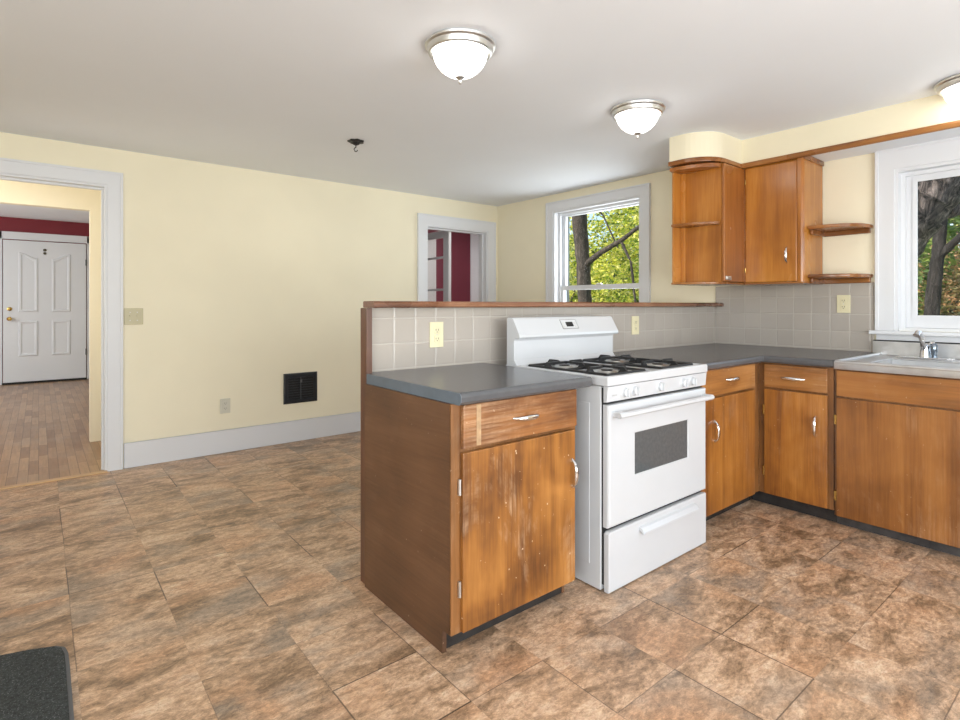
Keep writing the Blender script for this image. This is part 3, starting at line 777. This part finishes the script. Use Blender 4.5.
# cooktop: shallow tray with raised rim
bm = bm_new()
cz0, cz1 = .872, .910
CX0, CX1, CY0, CY1 = 1.834, 2.638, 1.424, 2.058
def rim_ring(bm):
    def rc(i, z): return [bm.verts.new(p) for p in ((CX0+i, CY0+i, z), (CX1-i, CY0+i, z), (CX1-i, CY1, z), (CX0+i, CY1, z))]
    rr = [rc(0, cz0), rc(0, cz1-.006), rc(.002, cz1-.002), rc(.006, cz1), rc(.026, cz1), rc(.030, cz1-.004), rc(.032, cz1-.009)]
    for p, q in zip(rr, rr[1:]):
        for i in range(4): bm.faces.new((p[i], p[(i+1) % 4], q[(i+1) % 4], q[i]))
    bm.faces.new(rr[0]); bm.faces.new(rr[-1]); bmesh.ops.recalc_face_normals(bm, faces=bm.faces)
rim_ring(bm)
box(bm, CX0+.03, CX1-.03, CY1-.06, CY1, cz0, cz1+.014, .008)
box(bm, 2.215, 2.265, CY0+.03, CY1-.06, cz0, cz1-.003, .003)
obj('cooktop', bm, ENAM, st)
# backguard with slanted console
bm = bm_new()
prism(bm, [(2.055, .90), (2.055, 1.138), (2.048, 1.146), (2.018, 1.146), (2.008, 1.140), (1.962, 1.062), (1.960, 1.050), (1.966, 1.043), (1.995, 1.040), (2.000, 1.030), (2.000, .935), (1.985, .915), (1.975, .905)], 1.838, 2.626, 'x', .003)
bg_ = obj('backguard', bm, ENAM, st)
def slant(u0, u1, s0, s1, lift, h):
    """thin slab lying on the slanted console; s runs from lip (0) to top (1)"""
    p0, p1 = Vector((0, 1.962, 1.062)), Vector((0, 2.008, 1.140)); dv = p1-p0; nrm = Vector((0, -dv.z, dv.y)).normalized()
    bm = bm_new(); a = [p0+dv*s0+nrm*lift, p0+dv*s1+nrm*lift, p0+dv*s1+nrm*(lift+h), p0+dv*s0+nrm*(lift+h)]
    prism(bm, [(v.y, v.z) for v in a], u0, u1, 'x'); return bm
ck = obj('clock_plate', slant(2.170, 2.290, .28, .86, -.001, .0035), ENAMS, bg_)
obj('clock_display', slant(2.203, 2.257, .40, .70, .0024, .002), GAP, ck, label='small black clock display')
bm = slant(2.168, 2.292, .26, .29, .0, .0035)
for q in (slant(2.168, 2.292, .85, .88, 0, .0035), slant(2.168, 2.170, .26, .88, 0, .0035), slant(2.290, 2.292, .26, .88, 0, .0035)):
    me = D.meshes.new('t'); q.to_mesh(me); q.free(); bm.from_mesh(me); D.meshes.remove(me)
obj('clock_bezel', bm, plain('grey_print', (.30, .30, .30), .5), ck)
for u, s in ((2.182, .4), (2.182, .62), (2.275, .40), (2.275, .62)): obj('clock_button', slant(u-.006, u+.006, s-.06, s+.06, .0024, .0012), plain('pale_button', (.55, .55, .54), .4), ck)
# control panel and knobs
bm = bm_new(); prism(bm, [(1.452, .800), (1.434, .803), (1.428, .868), (1.452, .870)], SX0, SX1, 'x', .002)
cp = obj('control_panel', bm, ENAM, st)
for x in (1.957, 2.028, 2.222, 2.420, 2.500):
    k = bm_new(); lathe(k, [(.024, .0), (.024, -.004), (.019, -.007), (.0175, -.020), (.012, -.022)], (x, 1.434, .835), 'y', 28)
    box(k, x-.0045, x+.0045, 1.402, 1.414, .835-.018, .835+.018, .002)
    kn = obj('knob', k, ENAM, cp, smooth=True)
    rk = bm_new(); lathe(rk, [(.027, -.0005), (.027, -.0030), (.0255, -.0032)], (x, 1.434, .835), 'y', 28); obj('dial_ring', rk, plain('pale_grey_dial', (.55, .55, .55), .4), cp)
for i in range(10):
    x = 1.875+.0065*(i % 5)*1.3; z = .826+.012*(i//5); q = B(x, x+.004, 1.4305, 1.4335, z, z+.0045)
    if i < 4: obj('printed_mark', q, plain('grey_ink', (.35, .35, .35), .5), cp)
    else: q.free()
# oven door with window and towel-bar handle
bm = bm_new()
wx0, wx1, wz0, wz1 = 2.028, 2.468, .463, .652
dx0, dx1, dz0, dz1 = SX0+.006, SX1-.004, .274, .790
for a in ((dx0, dx1, wz1, dz1), (dx0, dx1, dz0, wz0), (dx0, wx0, wz0, wz1), (wx1, dx1, wz0, wz1)): pass
def ring_plate(bm, X0, X1, Z0, Z1, x0, x1, z0, z1, yf, yb, r=.010):
    def rect(a, b, c, d_, y): return [bm.verts.new(p) for p in ((a, y, c), (b, y, c), (b, y, d_), (a, y, d_))]
    R = [rect(X0, X1, Z0, Z1, yb), rect(X0, X1, Z0, Z1, yf+r), rect(X0+r*.3, X1-r*.3, Z0+r*.3, Z1-r*.3, yf+r*.3), rect(X0+r, X1-r, Z0+r, Z1-r, yf),
         rect(x0, x1, z0, z1, yf), rect(x0+.004, x1-.004, z0+.004, z1-.004, yf+.006), rect(x0+.004, x1-.004, z0+.004, z1-.004, yb)]
    for a, b in zip(R, R[1:]+R[:1]):
        for i in range(4): bm.faces.new((a[i], a[(i+1) % 4], b[(i+1) % 4], b[i]))
    bmesh.ops.recalc_face_normals(bm, faces=bm.faces)
ring_plate(bm, dx0, dx1, dz0, dz1, wx0, wx1, wz0, wz1, 1.428, 1.458)
od = obj('oven_door', bm, ENAM, st)
obj('oven_window', B(wx0+.002, wx1-.002, 1.433, 1.437, wz0+.002, wz1-.002), OVG, od, label='dark speckled oven glass')
bm = bm_new()
pts = [(1.872, 1.432, .752), (1.885, 1.398, .752), (1.91, 1.388, .752), (2.585, 1.388, .752), (2.60, 1.398, .752), (2.625, 1.432, .752)]
pf = [(1.394, .739), (1.404, .737), (1.412, .744), (1.410, .757), (1.400, .762), (1.391, .757), (1.389, .746)]
prism(bm, [(y-.012, z) for y, z in pf], 1.866, 2.622, 'x')
box(bm, 1.872, 1.902, 1.383, 1.430, .738, .763, .005); box(bm, 2.588, 2.618, 1.383, 1.430, .738, .763, .005)
obj('handle', bm, ENAM, od, label='white towel-bar oven handle')
# storage drawer
bm = bm_new()
X0, X1, Z0, Z1 = SX0+.006, SX1-.004, .004, .258
prism(bm, [(X0, Z0), (X1, Z0), (X1, Z1-.004), (X1-.006, Z1), (X0+.012, Z1), (X0, Z1-.010)], 1.428, 1.456, 'y', .006)
dw = obj('storage_drawer', bm, ENAM, st)
bm = bm_new(); prism(bm, [(1.430, .232), (1.430, .216), (1.406, .202), (1.400, .205), (1.401, .212), (1.416, .227)], 2.060, 2.520, 'x', .002)
obj('handle', bm, ENAM, dw, label='white slanted drawer pull')
# burners and grates
for bx in (2.035, 2.445):
    for by in (1.585, 1.845):
        bm = bm_new(); lathe(bm, [(.085, .9005), (.080, .9035), (.062, .9025), (.045, .9025), (.040, .9075), (.036, .909), (.005, .909)], (bx, by, 0), 'z', 32)
        bn = obj('burner', bm, ALU, st, smooth=True)
        k = bm_new(); lathe(k, [(.026, .909), (.027, .912), (.022, .915), (.004, .9155)], (bx, by, 0), 'z', 24); obj('burner_cap', k, BLK, bn, smooth=True)
    # grate: rectangular bar frame with fingers rising towards each burner
    bm = bm_new(); x0, x1, y0, y1 = bx-.135, bx+.135, 1.475, 1.955; zb = .909; zt_ = .931
    def bar(a, b, r=.0058): tube(bm, [a, b], r, 8)
    for a, b in (((x0, y0), (x1, y0)), ((x1, y0), (x1, y1)), ((x1, y1), (x0, y1)), ((x0, y1), (x0, y0)), ((x0, 1.715), (x1, 1.715))): bar((*a, zb), (*b, zb), .0065)
    for by in (1.585, 1.845):
        for ang in (0, PI/2, PI, 3*PI/2):
            dx, dy = math.cos(ang), math.sin(ang)
            ro = .135 if abs(dx) > .5 else (.110 if (by < 1.7 and dy < 0) or (by > 1.7 and dy > 0) else .130)
            px, py = -dy, dx; hw = .0055
            prof = [(ro+.004, zb-.004), (ro+.004, zb+.006), (ro-.012, zt_+.002), (.045, zt_+.002), (.034, zt_-.004), (.040, zt_-.010), (ro-.030, zt_-.010), (ro-.045, zb-.004)]
            A_ = [bm.verts.new((bx+dx*q+px*hw, by+dy*q+py*hw, z)) for q, z in prof]; B_ = [bm.verts.new((bx+dx*q-px*hw, by+dy*q-py*hw, z)) for q, z in prof]
            fs = [bm.faces.new(A_), bm.faces.new(B_[::-1])]
            for i in range(8): fs.append(bm.faces.new((A_[i], B_[i], B_[(i+1) % 8], A_[(i+1) % 8])))
            bmesh.ops.recalc_face_normals(bm, faces=fs)
    for x in (x0, x1):
        for y in (y0, y1, 1.715): tube(bm, [(x, y, .899), (x, y, zb+.002)], .006, 8)
    obj('grate', bm, BLK, st, smooth=True, label='black cast iron double grate')

# ------------------------------------------------------------------ wall cabinets, soffit, shelves
bm = bm_new()
def rounded(r=.20, x0=3.335, y0=1.800, x1=3.80, ye=2.10, n=10, e=0):
    pts = [(x1, y0-e)]
    for i in range(n+1):
        a = -PI/2 - (PI/2)*i/n
        pts.append((x0+r+(r+e)*math.cos(a), y0+r+(r+e)*math.sin(a)))
    pts.append((x0-e, ye)); pts.append((x1, ye)); return pts
prism(bm, rounded(x0=3.358, ye=2.085), 2.188, ZC, 'z')
box(bm, 3.8001, XR, YR, 2.10, 2.188, ZC)
struct('wall_soffit', bm, SOFF)
struct('ceiling_soffit', B(3.805, XR, YR, 1.402, 2.182, 2.188), CEIL)
bm = bm_new(); prism(bm, rounded(x0=3.358, x1=3.815, e=.006, ye=2.09), 2.160, 2.189, 'z', .004)
ctrim = obj('crown_moulding', bm, W_SHELF); ctrim.name = 'trim_5'; ctrim['kind'] = 'structure'
bm = bm_new(); prism(bm, [(3.788, 2.160), (3.794, 2.156), (3.806, 2.156), (3.806, 2.190), (3.790, 2.190), (3.784, 2.178)], YR, 1.80, 'y')
t6 = obj('crown', bm, W_TRIMY); t6.name = 'trim_6'; t6['kind'] = 'structure'

# corner wall cabinet with open quarter-round end shelves
u1 = thing('wall_cabinet', 'corner wall cabinet with open curved end shelves hanging above the half wall', 'cabinet', (3.84, 1.95, 1.355))
bm = bm_new(); box(bm, 3.53, 3.545, 1.806, 2.10, 1.362, 2.156); box(bm, 3.545, 4.137, 2.085, 2.10, 1.362, 2.156); box(bm, 3.545, 4.137, 1.825, 2.085, 1.362, 1.378)
obj('carcass', bm, W_UP, u1)
obj('back_board', B(3.420, 3.530, 2.088, 2.102, 1.362, 2.156), W_UP, u1)
obj('corner_post', B(3.506, 3.530, 2.062, 2.088, 1.362, 2.156, .004), W_UP, u1)
obj('door', B(3.528, 3.812, 1.786, 1.804, 1.366, 2.152, .005), W_UPD, u1, label='dark red-amber door')
bm = bm_new(); box(bm, 3.545, 3.60, 1.772, 1.786, 1.385, 1.397, .003); box(bm, 3.54, 3.565, 1.775, 1.787, 1.378, 1.404, .003); box(bm, 3.58, 3.604, 1.775, 1.787, 1.378, 1.404, .003)
obj('latch', bm, NICK, u1, label='small nickel cabinet latch')
def qshelf(z, th, ax=.125, ay=.285, cx=3.53, cy=2.100, bev=.003):
    pts = [(cx, cy)]
    for i in range(13):
        a = (PI/2)*i/12; pts.append((cx-ax*math.cos(a), cy-ay*math.sin(a)))
    bm = bm_new(); prism(bm, pts, z, z+th, 'z', bev); return bm
obj('shelf', qshelf(1.748, .018), W_SHELF, u1, label='curved middle end shelf')
obj('bottom_board', qshelf(1.350, .014), W_SHELF, u1)
obj('top_board', qshelf(2.128, .026, .145, .292), W_UPD, u1)
bm = bm_new(); box(bm, 3.53, 3.83, 1.79, 2.10, 1.350, 1.362, .002); obj('under_board', bm, W_SHELF, u1)

u2 = thing('wall_cabinet', 'amber wall cabinet with chrome handle beside the round corner shelves left of the window', 'cabinet', (3.99, 1.60, 1.355))
obj('carcass', B(3.826, 4.137, 1.412, 1.783, 1.362, 2.180), W_UP, u2)
dd = obj('door', B(3.806, 3.824, 1.448, 1.778, 1.364, 2.150, .006), W_UP, u2, label='glossy amber door')
bow_handle((3.806, 1.507, 1.538), (0, 0, 1), (-1, 0, 0), .105, parent=dd)
for z in (2.06, 1.45): hinge(3.812, 1.781, z, (-1, 0, 0), dd, h=.03, m=BRASS)
bm = bm_new(); prism(bm, [(3.826, 1.446), (3.808, 1.446), (3.808, 1.425), (3.813, 1.413), (3.826, 1.409)], 1.360, 2.156, 'z')
q = B(3.808, 3.829, 1.7785, 1.7855, 1.362, 2.156); obj('corner_strip', q, W_UPD, u2)
obj('rounded_stile', bm, W_UP, u2)
bm = bm_new(); box(bm, 3.808, 4.137, 1.408, 1.783, 1.350, 1.362, .002); obj('bottom_board', bm, W_SHELF, u2)
bm = bm_new(); box(bm, 3.81, 4.137, 1.402, 1.412, 2.150, 2.181, .003); obj('cornice_strip', bm, W_SHELF, u2)

def rshelf(z, grp, label):
    o = thing('corner_shelf', label, 'shelf', (4.02, 1.28, z-.03), grp)
    cx, cy, ax, ay = 4.138, 1.407, .262, .283
    pts = [(cx, cy)]
    for i in range(15):
        a = (PI/2)*i/14; s, c = math.sin(a), math.cos(a)
        pts.append((cx-ax*abs(c)**.8, cy-ay*abs(s)**.8))
    bm = bm_new(); prism(bm, pts, z, z+.024, 'z', .007); obj('board', bm, W_SHELF, o)
    bm = bm_new(); box(bm, 4.120, 4.138, 1.135, 1.404, z-.03, z, .003); box(bm, 3.905, 4.120, 1.390, 1.405, z-.03, z, .003); obj('cleat', bm, W_SHELF, o)
rshelf(1.700, 'round shelves beside the window', 'upper of two dark wood rounded shelves beside the right window')
rshelf(1.384, 'round shelves beside the window', 'lower of two dark wood rounded shelves, just above the tile beside the window')
struct('trim_7', B(4.120, 4.138, 1.120, 1.404, 1.352, 1.3535, 0), W_SHELF)

# ------------------------------------------------------------------ ceiling lights
def lamp(x, y, label, first=None):
    if first:
        r = first.copy(); COL.objects.link(r); r.location = (x, y, ZC); r['label'] = label
        for ch in first.children:
            c = ch.copy(); COL.objects.link(c); c.parent = r
            for g in ch.children: e = g.copy(); COL.objects.link(e); e.parent = c
        return r
    o = thing('ceiling_light', label, 'light', (x, y, ZC), 'flush dome ceiling lights')
    bm = bm_new(); lathe(bm, [(.148, ZC), (.156, ZC-.006), (.154, ZC-.014), (.146, ZC-.020), (.144, ZC-.030), (.140, ZC-.040), (.132, ZC-.044), (.122, ZC-.040)], (x, y, 0), 'z', 64)
    obj('rim', bm, NICK, o, smooth=True)
    prof = []
    for i in range(15):
        a = (PI/2)*i/14; prof.append((.119*math.cos(a)**1.0 if i < 14 else .006, ZC-.040-.104*math.sin(a)**1.15))
    bm = bm_new(); lathe(bm, prof, (x, y, 0), 'z', 144, flute=(36, .010))
    obj('glass_dome', bm, LGLASS, o, smooth=True, label='glowing ribbed glass dome')
    bm = bm_new(); lathe(bm, [(.020, ZC-.139), (.021, ZC-.145), (.012, ZC-.151), (.006, ZC-.156), (.009, ZC-.163), (.007, ZC-.171), (.001, ZC-.175)], (x, y, 0), 'z', 24)
    obj('finial', bm, NICK, o, smooth=True)
    return o
l1 = lamp(1.442, 1.919, 'nearest ribbed dome ceiling light, above the peninsula end cabinet')
lamp(2.715, 1.893, 'middle dome ceiling light, just left of the hanging corner cabinet', l1)
lamp(3.680, .572, 'dome ceiling light cut by the right edge, above the sink', l1)

hk = thing('ceiling_hook', 'small black fixture rosette with a hanging hook on the ceiling', 'hook', (1.72, 3.50, ZC))
bm = bm_new(); lathe(bm, [(.052, ZC), (.055, ZC-.006), (.046, ZC-.012), (.030, ZC-.014), (.022, ZC-.024), (.010, ZC-.030), (.004, ZC-.032)], (1.72, 3.50, 0), 'z', 28, flute=(7, .10))
obj('rosette', bm, BLK, hk, smooth=True)
pts = [(1.72, 3.50, ZC-.028), (1.72, 3.50, ZC-.045)]
for i in range(9):
    a = PI/2+.2+PI*1.35*i/8; pts.append((1.72+.012*math.cos(a)*.777+.0, 3.50-.012*math.cos(a)*.63, ZC-.060+.014*math.sin(a)))
bm = bm_new(); tube(bm, pts, .0035, 8); obj('hook', bm, BLK, hk, smooth=True)

# ------------------------------------------------------------------ switches, outlets, register
def plate(name, c, wid, hgt, face, label, cat, m, kind):
    """face 'y' looks to -y at y=c[1]; face 'x' looks to -x at x=c[0]"""
    o = thing(name, label, cat, c, None)
    def bx_(a0, a1, d0, d1, z0, z1, bev=0):
        if face == 'y': return B(c[0]+a0, c[0]+a1, c[1]-d1, c[1]-d0, c[2]+z0, c[2]+z1, bev)
        return B(c[0]-d1, c[0]-d0, c[1]+a0, c[1]+a1, c[2]+z0, c[2]+z1, bev)
    obj('cover_plate', bx_(-wid/2, wid/2, 0, .006, -hgt/2, hgt/2, .0025), m, o)
    if kind == 'outlet':
        for dz in (.021, -.021):
            s = obj('socket', bx_(-.016, .016, .006, .009, dz-.0145, dz+.0145, .003), m, o)
            for da in (-.0065, .0065): obj('slot', bx_(da-.0014, da+.0014, .0088, .0094, dz-.002, dz+.007), SLOT, s)
            obj('slot', bx_(-.0025, .0025, .0088, .0094, dz-.010, dz-.006), SLOT, s)
        obj('screw', bx_(-.003, .003, .006, .0075, -.003, .003, .001), NICK, o)
    else:
        for da in (-.023, .023):
            s = obj('switch_frame', bx_(da-.005, da+.005, .006, .0075, -.012, .012), m, o)
            obj('toggle', bx_(da-.004, da+.004, .007, .019, .001, .010, .002), m, s)
            for dz in (-.030, .030): obj('screw', bx_(da-.003, da+.003, .006, .0075, dz-.003, dz+.003, .001), NICK, o)
    return o
plate('light_switch', (.552, YW, 1.125), .122, .122, 'y', 'beige double toggle switch plate on the yellow wall beside the doorway', 'switch', ALMOND, 'switch')
plate('wall_outlet', (1.190, YW-.004, .382), .078, .120, 'y', 'pale beige outlet low on the yellow wall above the baseboard', 'outlet', plain('pale_beige_plastic', (.62, .60, .50), .4), 'outlet')
plate('wall_outlet', (1.483, 2.166, 1.068), .078, .122, 'y', 'ivory outlet on the half wall tiles left of the stove', 'outlet', IVORY, 'outlet')
plate('wall_outlet', (3.078, 2.166, 1.075), .078, .122, 'y', 'ivory outlet on the half wall tiles right of the stove', 'outlet', IVORY, 'outlet')
plate('wall_outlet', (4.138, 1.287, 1.217), .078, .118, 'x', 'ivory outlet on the right wall tiles below the round shelves', 'outlet', IVORY, 'outlet')

rg = thing('wall_register', 'black iron heating register set low in the yellow wall', 'vent', (1.82, YW, .472))
x0, x1, z0, z1 = 1.668, 1.972, .338, .605
bm = bm_new()
ring_plate(bm, x0, x1, z0, z1, x0+.034, x1-.034, z0+.034, z1-.034, YW-.016, YW, .008); obj('frame', bm, REG, rg)
obj('backing', B(x0+.03, x1-.03, YW-.006, YW-.002, z0+.03, z1-.03), GAP, rg)
bm = bm_new()
for i in range(9):
    z = z0+.045+i*.022
    box(bm, x0+.034, x1-.034, YW-.012, YW-.0065, z, z+.006)
obj('louvre', bm, REG, rg)
obj('lever_bar', B(1.813, 1.823, YW-.018, YW-.006, z0+.034, z1-.034, .002), plain('grey_lever_metal', (.10, .11, .12), .35, .6), rg)
k = bm_new(); box(k, 1.810, 1.826, YW-.028, YW-.016, .520, .545, .003); obj('lever_tab', k, plain('worn_steel', (.30, .31, .33), .35, 1), rg)

# ------------------------------------------------------------------ doormat at the lower left
pts = [(.078, 1.0), (.081, 2.27), (.080, 2.36), (.073, 2.405), (.050, 2.433), (-.02, 2.463), (-.10, 2.486), (-.22, 2.508), (-.36, 2.516), (-.50, 2.508), (-.62, 2.486), (-.70, 2.463), (-.77, 2.433), (-.793, 2.405), (-.80, 2.36), (-.801, 2.27), (-.798, 1.0)]
mt = thing('doormat', 'dark speckled charcoal mat with a curved end on the tile floor', 'mat', (-.36, 1.75, 0))
bm = bm_new(); prism(bm, pts, .001, .009, 'z', .002)
obj('rubber_backing', bm, RUGE, mt)
cx_, cy_ = -.36, 1.75
bm = bm_new(); prism(bm, [(cx_+(x-cx_)*.975, cy_+(y-cy_)*.990) for x, y in pts], .008, .015, 'z', .003)
obj('pile', bm, RUG, mt)

# ------------------------------------------------------------------ outdoors
struct('ground_outside', B(XR+.17, 60, -40, 60, -.75, -.65), GRASS)['category'] = 'ground'
def limb(bm, pts, rad, seg=6, n=14, wob=.03, rs=1):
    r_ = random.Random(rs); P_, R_ = [], []
    for i in range(len(pts)-1):
        a, b = Vector(pts[i]), Vector(pts[i+1])
        for k in range(seg):
            f = k/seg; p = a.lerp(b, f); s = rad[i]*(1-f)+rad[i+1]*f
            P_.append(p+Vector((r_.uniform(-1, 1), r_.uniform(-1, 1), 0))*wob*s*2); R_.append(s*(1+r_.uniform(-.05, .05)))
    P_.append(Vector(pts[-1])); R_.append(rad[-1])
    tube(bm, P_, R_, n)
def leaves(blobs, n, size, seed):
    r_ = random.Random(seed); vs, fs = [], []
    tot = sum(b[3]**2 for b in blobs)
    for (x, y, z, R) in blobs:
        for _ in range(int(n*R*R/tot)):
            while True:
                v = Vector((r_.uniform(-1, 1), r_.uniform(-1, 1), r_.uniform(-1, 1)))
                if v.length < 1 and r_.random() < .35+v.length: break
            c = Vector((x, y, z))+v*R
            s = size*r_.uniform(.6, 1.35)
            a = Vector((r_.uniform(-1, 1), r_.uniform(-1, 1), r_.uniform(-.6, .6))).normalized(); b = a.orthogonal().normalized()
            b.rotate(Matrix.Rotation(r_.uniform(0, 6.28), 3, a))
            i = len(vs)
            nn = a.cross(b)*s*.18
            vs += [c-a*s, c-b*s*.5+nn, c+a*s, c+b*s*.5+nn]; fs.append((i, i+1, i+2, i+3))
    return vs, fs
def foliage(parent, blobs, n, size, m, seed):
    vs, fs = leaves(blobs, n, size, seed); org = wloc(parent)
    me = D.meshes.new('foliage'); me.from_pydata([v-org for v in vs], [], fs); me.materials.append(m)
    o = D.objects.new('foliage', me); COL.objects.link(o); o.parent = parent; return o
F = 545; SS, CC = math.sin(math.radians(39)), math.cos(math.radians(39))
def at(px, py, X):            # point of the garden at depth X seen in that direction
    u = (px-480)/F; v = (305-py)/F; k = X/(SS+u*CC); return Vector((X, (CC-u*SS)*k, 1.21+v*k))
GZ = -.66
# tree seen through the dining window
tp = at(584, 305, 11.0)
tr = thing('tree', 'tall grey-barked tree with one long side branch outside the dining window', 'tree', (tp.x, tp.y, GZ), None)
bm = bm_new()
p0 = at(587, 340, 11.); p1 = at(585, 300, 11.); p2 = at(583, 262, 11.); p3 = at(579, 215, 11.); p4 = at(575, 150, 11.); p5 = at(572, 40, 11.)
limb(bm, [(p0.x, p0.y, GZ), p1, p2, p3, p4, p5], [.26, .175, .18, .19, .22, .16], rs=3)
limb(bm, [p2+Vector((0, -.05, -.1)), at(600, 253, 10.9), at(622, 240, 10.8), at(640, 226, 10.7), at(668, 205, 10.6)], [.085, .07, .055, .045, .03], rs=4)
limb(bm, [at(621, 241, 10.8), at(631, 262, 10.85), at(634, 290, 10.9), at(638, 325, 10.9)], [.035, .032, .028, .015], rs=5)
limb(bm, [at(576, 190, 11.), at(603, 215, 11.2), at(618, 248, 11.4)], [.03, .022, .018], rs=6)
obj('trunk', bm, BARK, tr, smooth=True)
foliage(tr, [(*at(612, 228, 12.2), .62), (*at(640, 215, 12.0), .75), (*at(596, 226, 12.4), .5), (*at(603, 282, 12.6), .8), (*at(632, 285, 12.4), .8), (*at(665, 240, 12.0), .9), (*at(566, 262, 12.6), .8), (*at(700, 250, 12.), 1.0), (*at(545, 250, 12.6), 1.0), (*at(600, 120, 11.5), 1.6), (*at(620, 255, 12.6), .6)], 11500, .058, LY, 11)
# big leaning trunk and companion through the kitchen window
bp = at(948, 305, 6.4)
t2 = thing('tree', 'massive leaning tree trunk with deeply furrowed bark outside the kitchen window', 'tree', (bp.x, at(900, 305, 6.2).y, GZ))
bm = bm_new()
limb(bm, [Vector((6.1, at(800, 305, 6.1).y, GZ)), at(838, 300, 6.1), at(895, 229, 6.1), at(925, 190, 6.05), at(980, 118, 6.0), at(1060, 20, 5.9)], [.40, .32, .27, .26, .22, .18], seg=8, n=20, rs=8)
limb(bm, [at(935, 205, 6.1), at(948, 212, 6.2), at(966, 208, 6.25), at(990, 196, 6.3)], [.08, .06, .045, .04], rs=9)
obj('trunk', bm, BARK2, t2, smooth=True)
foliage(t2, [(*at(1000, 150, 6.6), .5), (*at(960, 80, 7), .8)], 500, .05, LG, 12)
q0 = at(931, 305, 8.5)
t3 = thing('tree', 'slim dark forked tree behind the leaning trunk outside the kitchen window', 'tree', (q0.x, q0.y, GZ))
bm = bm_new()
limb(bm, [Vector((8.5, q0.y+.03, GZ)), at(931, 318, 8.5), at(934, 285, 8.5), at(938, 255, 8.5), at(941, 225, 8.5), at(946, 180, 8.5), at(952, 120, 8.6)], [.11, .078, .074, .068, .062, .058, .05], n=16, rs=15)
limb(bm, [at(938, 256, 8.5), at(950, 246, 8.5), at(966, 232, 8.5), at(1000, 214, 8.6)], [.06, .045, .038, .03], rs=16)
obj('trunk', bm, BARK3, t3, smooth=True)
foliage(t3, [(*at(985, 215, 9.4), .5), (*at(955, 180, 9.6), .5), (*at(922, 262, 10.), .45), (*at(958, 222, 10.), .32)], 1500, .055, LG, 17)
# background growth
def bush(label, blobs, n, size, m, seed, stem=True, grp='trees and bushes behind the garden'):
    x = sum(b[0] for b in blobs)/len(blobs); y = sum(b[1] for b in blobs)/len(blobs)
    o = thing('garden_tree', label, 'tree', (x, y, GZ), grp)
    foliage(o, blobs, n, size, m, seed)
    bm = bm_new()
    for i, b in enumerate(blobs[:5]): limb(bm, [Vector((x, y, GZ)), Vector(((x+b[0])/2, (y+b[1])/2, (GZ+b[2])/2+.2)), Vector(b[:3])], [.12, .08, .03], seg=4, n=8, rs=seed+i)
    obj('branches', bm, BARK, o, smooth=True)
def blobs(pxs, X, r0, r1, seed):
    r_ = random.Random(seed); out = []
    for px, py in pxs:
        p = at(px, py, X+r_.uniform(-1, 1)); out.append((*p, r_.uniform(r0, r1)))
    return out
bush('yellow-green tree far behind the dining window, left of the trunk', blobs([(545, 300), (560, 270), (575, 290), (560, 235), (530, 240), (580, 262)], 18, 1.1, 1.5, 31), 4200, .12, LY, 31)
bush('bright green tree far behind the dining window, under the long branch', blobs([(600, 296), (618, 280), (640, 296), (606, 262), (625, 262), (650, 270)], 19, 1.0, 1.3, 32), 5200, .11, LY, 32)
bush('tall yellowing tree far behind the dining window, upper right', blobs([(640, 250), (650, 225), (636, 212), (668, 250), (680, 280), (700, 230)], 20, 1.1, 1.5, 33), 5200, .12, LY, 33)
bush('dark green hedge low behind the dining window', blobs([(560, 306), (590, 304), (620, 303), (650, 305), (690, 300), (740, 300), (530, 304)], 22, 1.0, 1.3, 34), 5200, .12, LG, 34)
bush('green bush low behind the kitchen window', blobs([(915, 300), (925, 285), (945, 305), (905, 270), (890, 290), (960, 300)], 13, .7, .95, 35), 7500, .055, LG, 35)
bush('rusty leaved bush right of the forked tree', blobs([(950, 290), (962, 275), (948, 262), (980, 290), (1000, 270), (970, 305)], 11, .36, .5, 36), 6500, .034, LR, 36)
bush('green leafy tree behind the forked tree, near the sky gap', blobs([(915, 240), (905, 215), (960, 195), (975, 190), (960, 212), (925, 262)], 16, .45, .75, 37), 2600, .06, LG, 37)
bush('mixed green trees between the two window views', blobs([(720, 280), (760, 250), (800, 270), (840, 240), (870, 280), (820, 300), (760, 300)], 20, 1.6, 2.1, 38), 4200, .16, LG, 38)
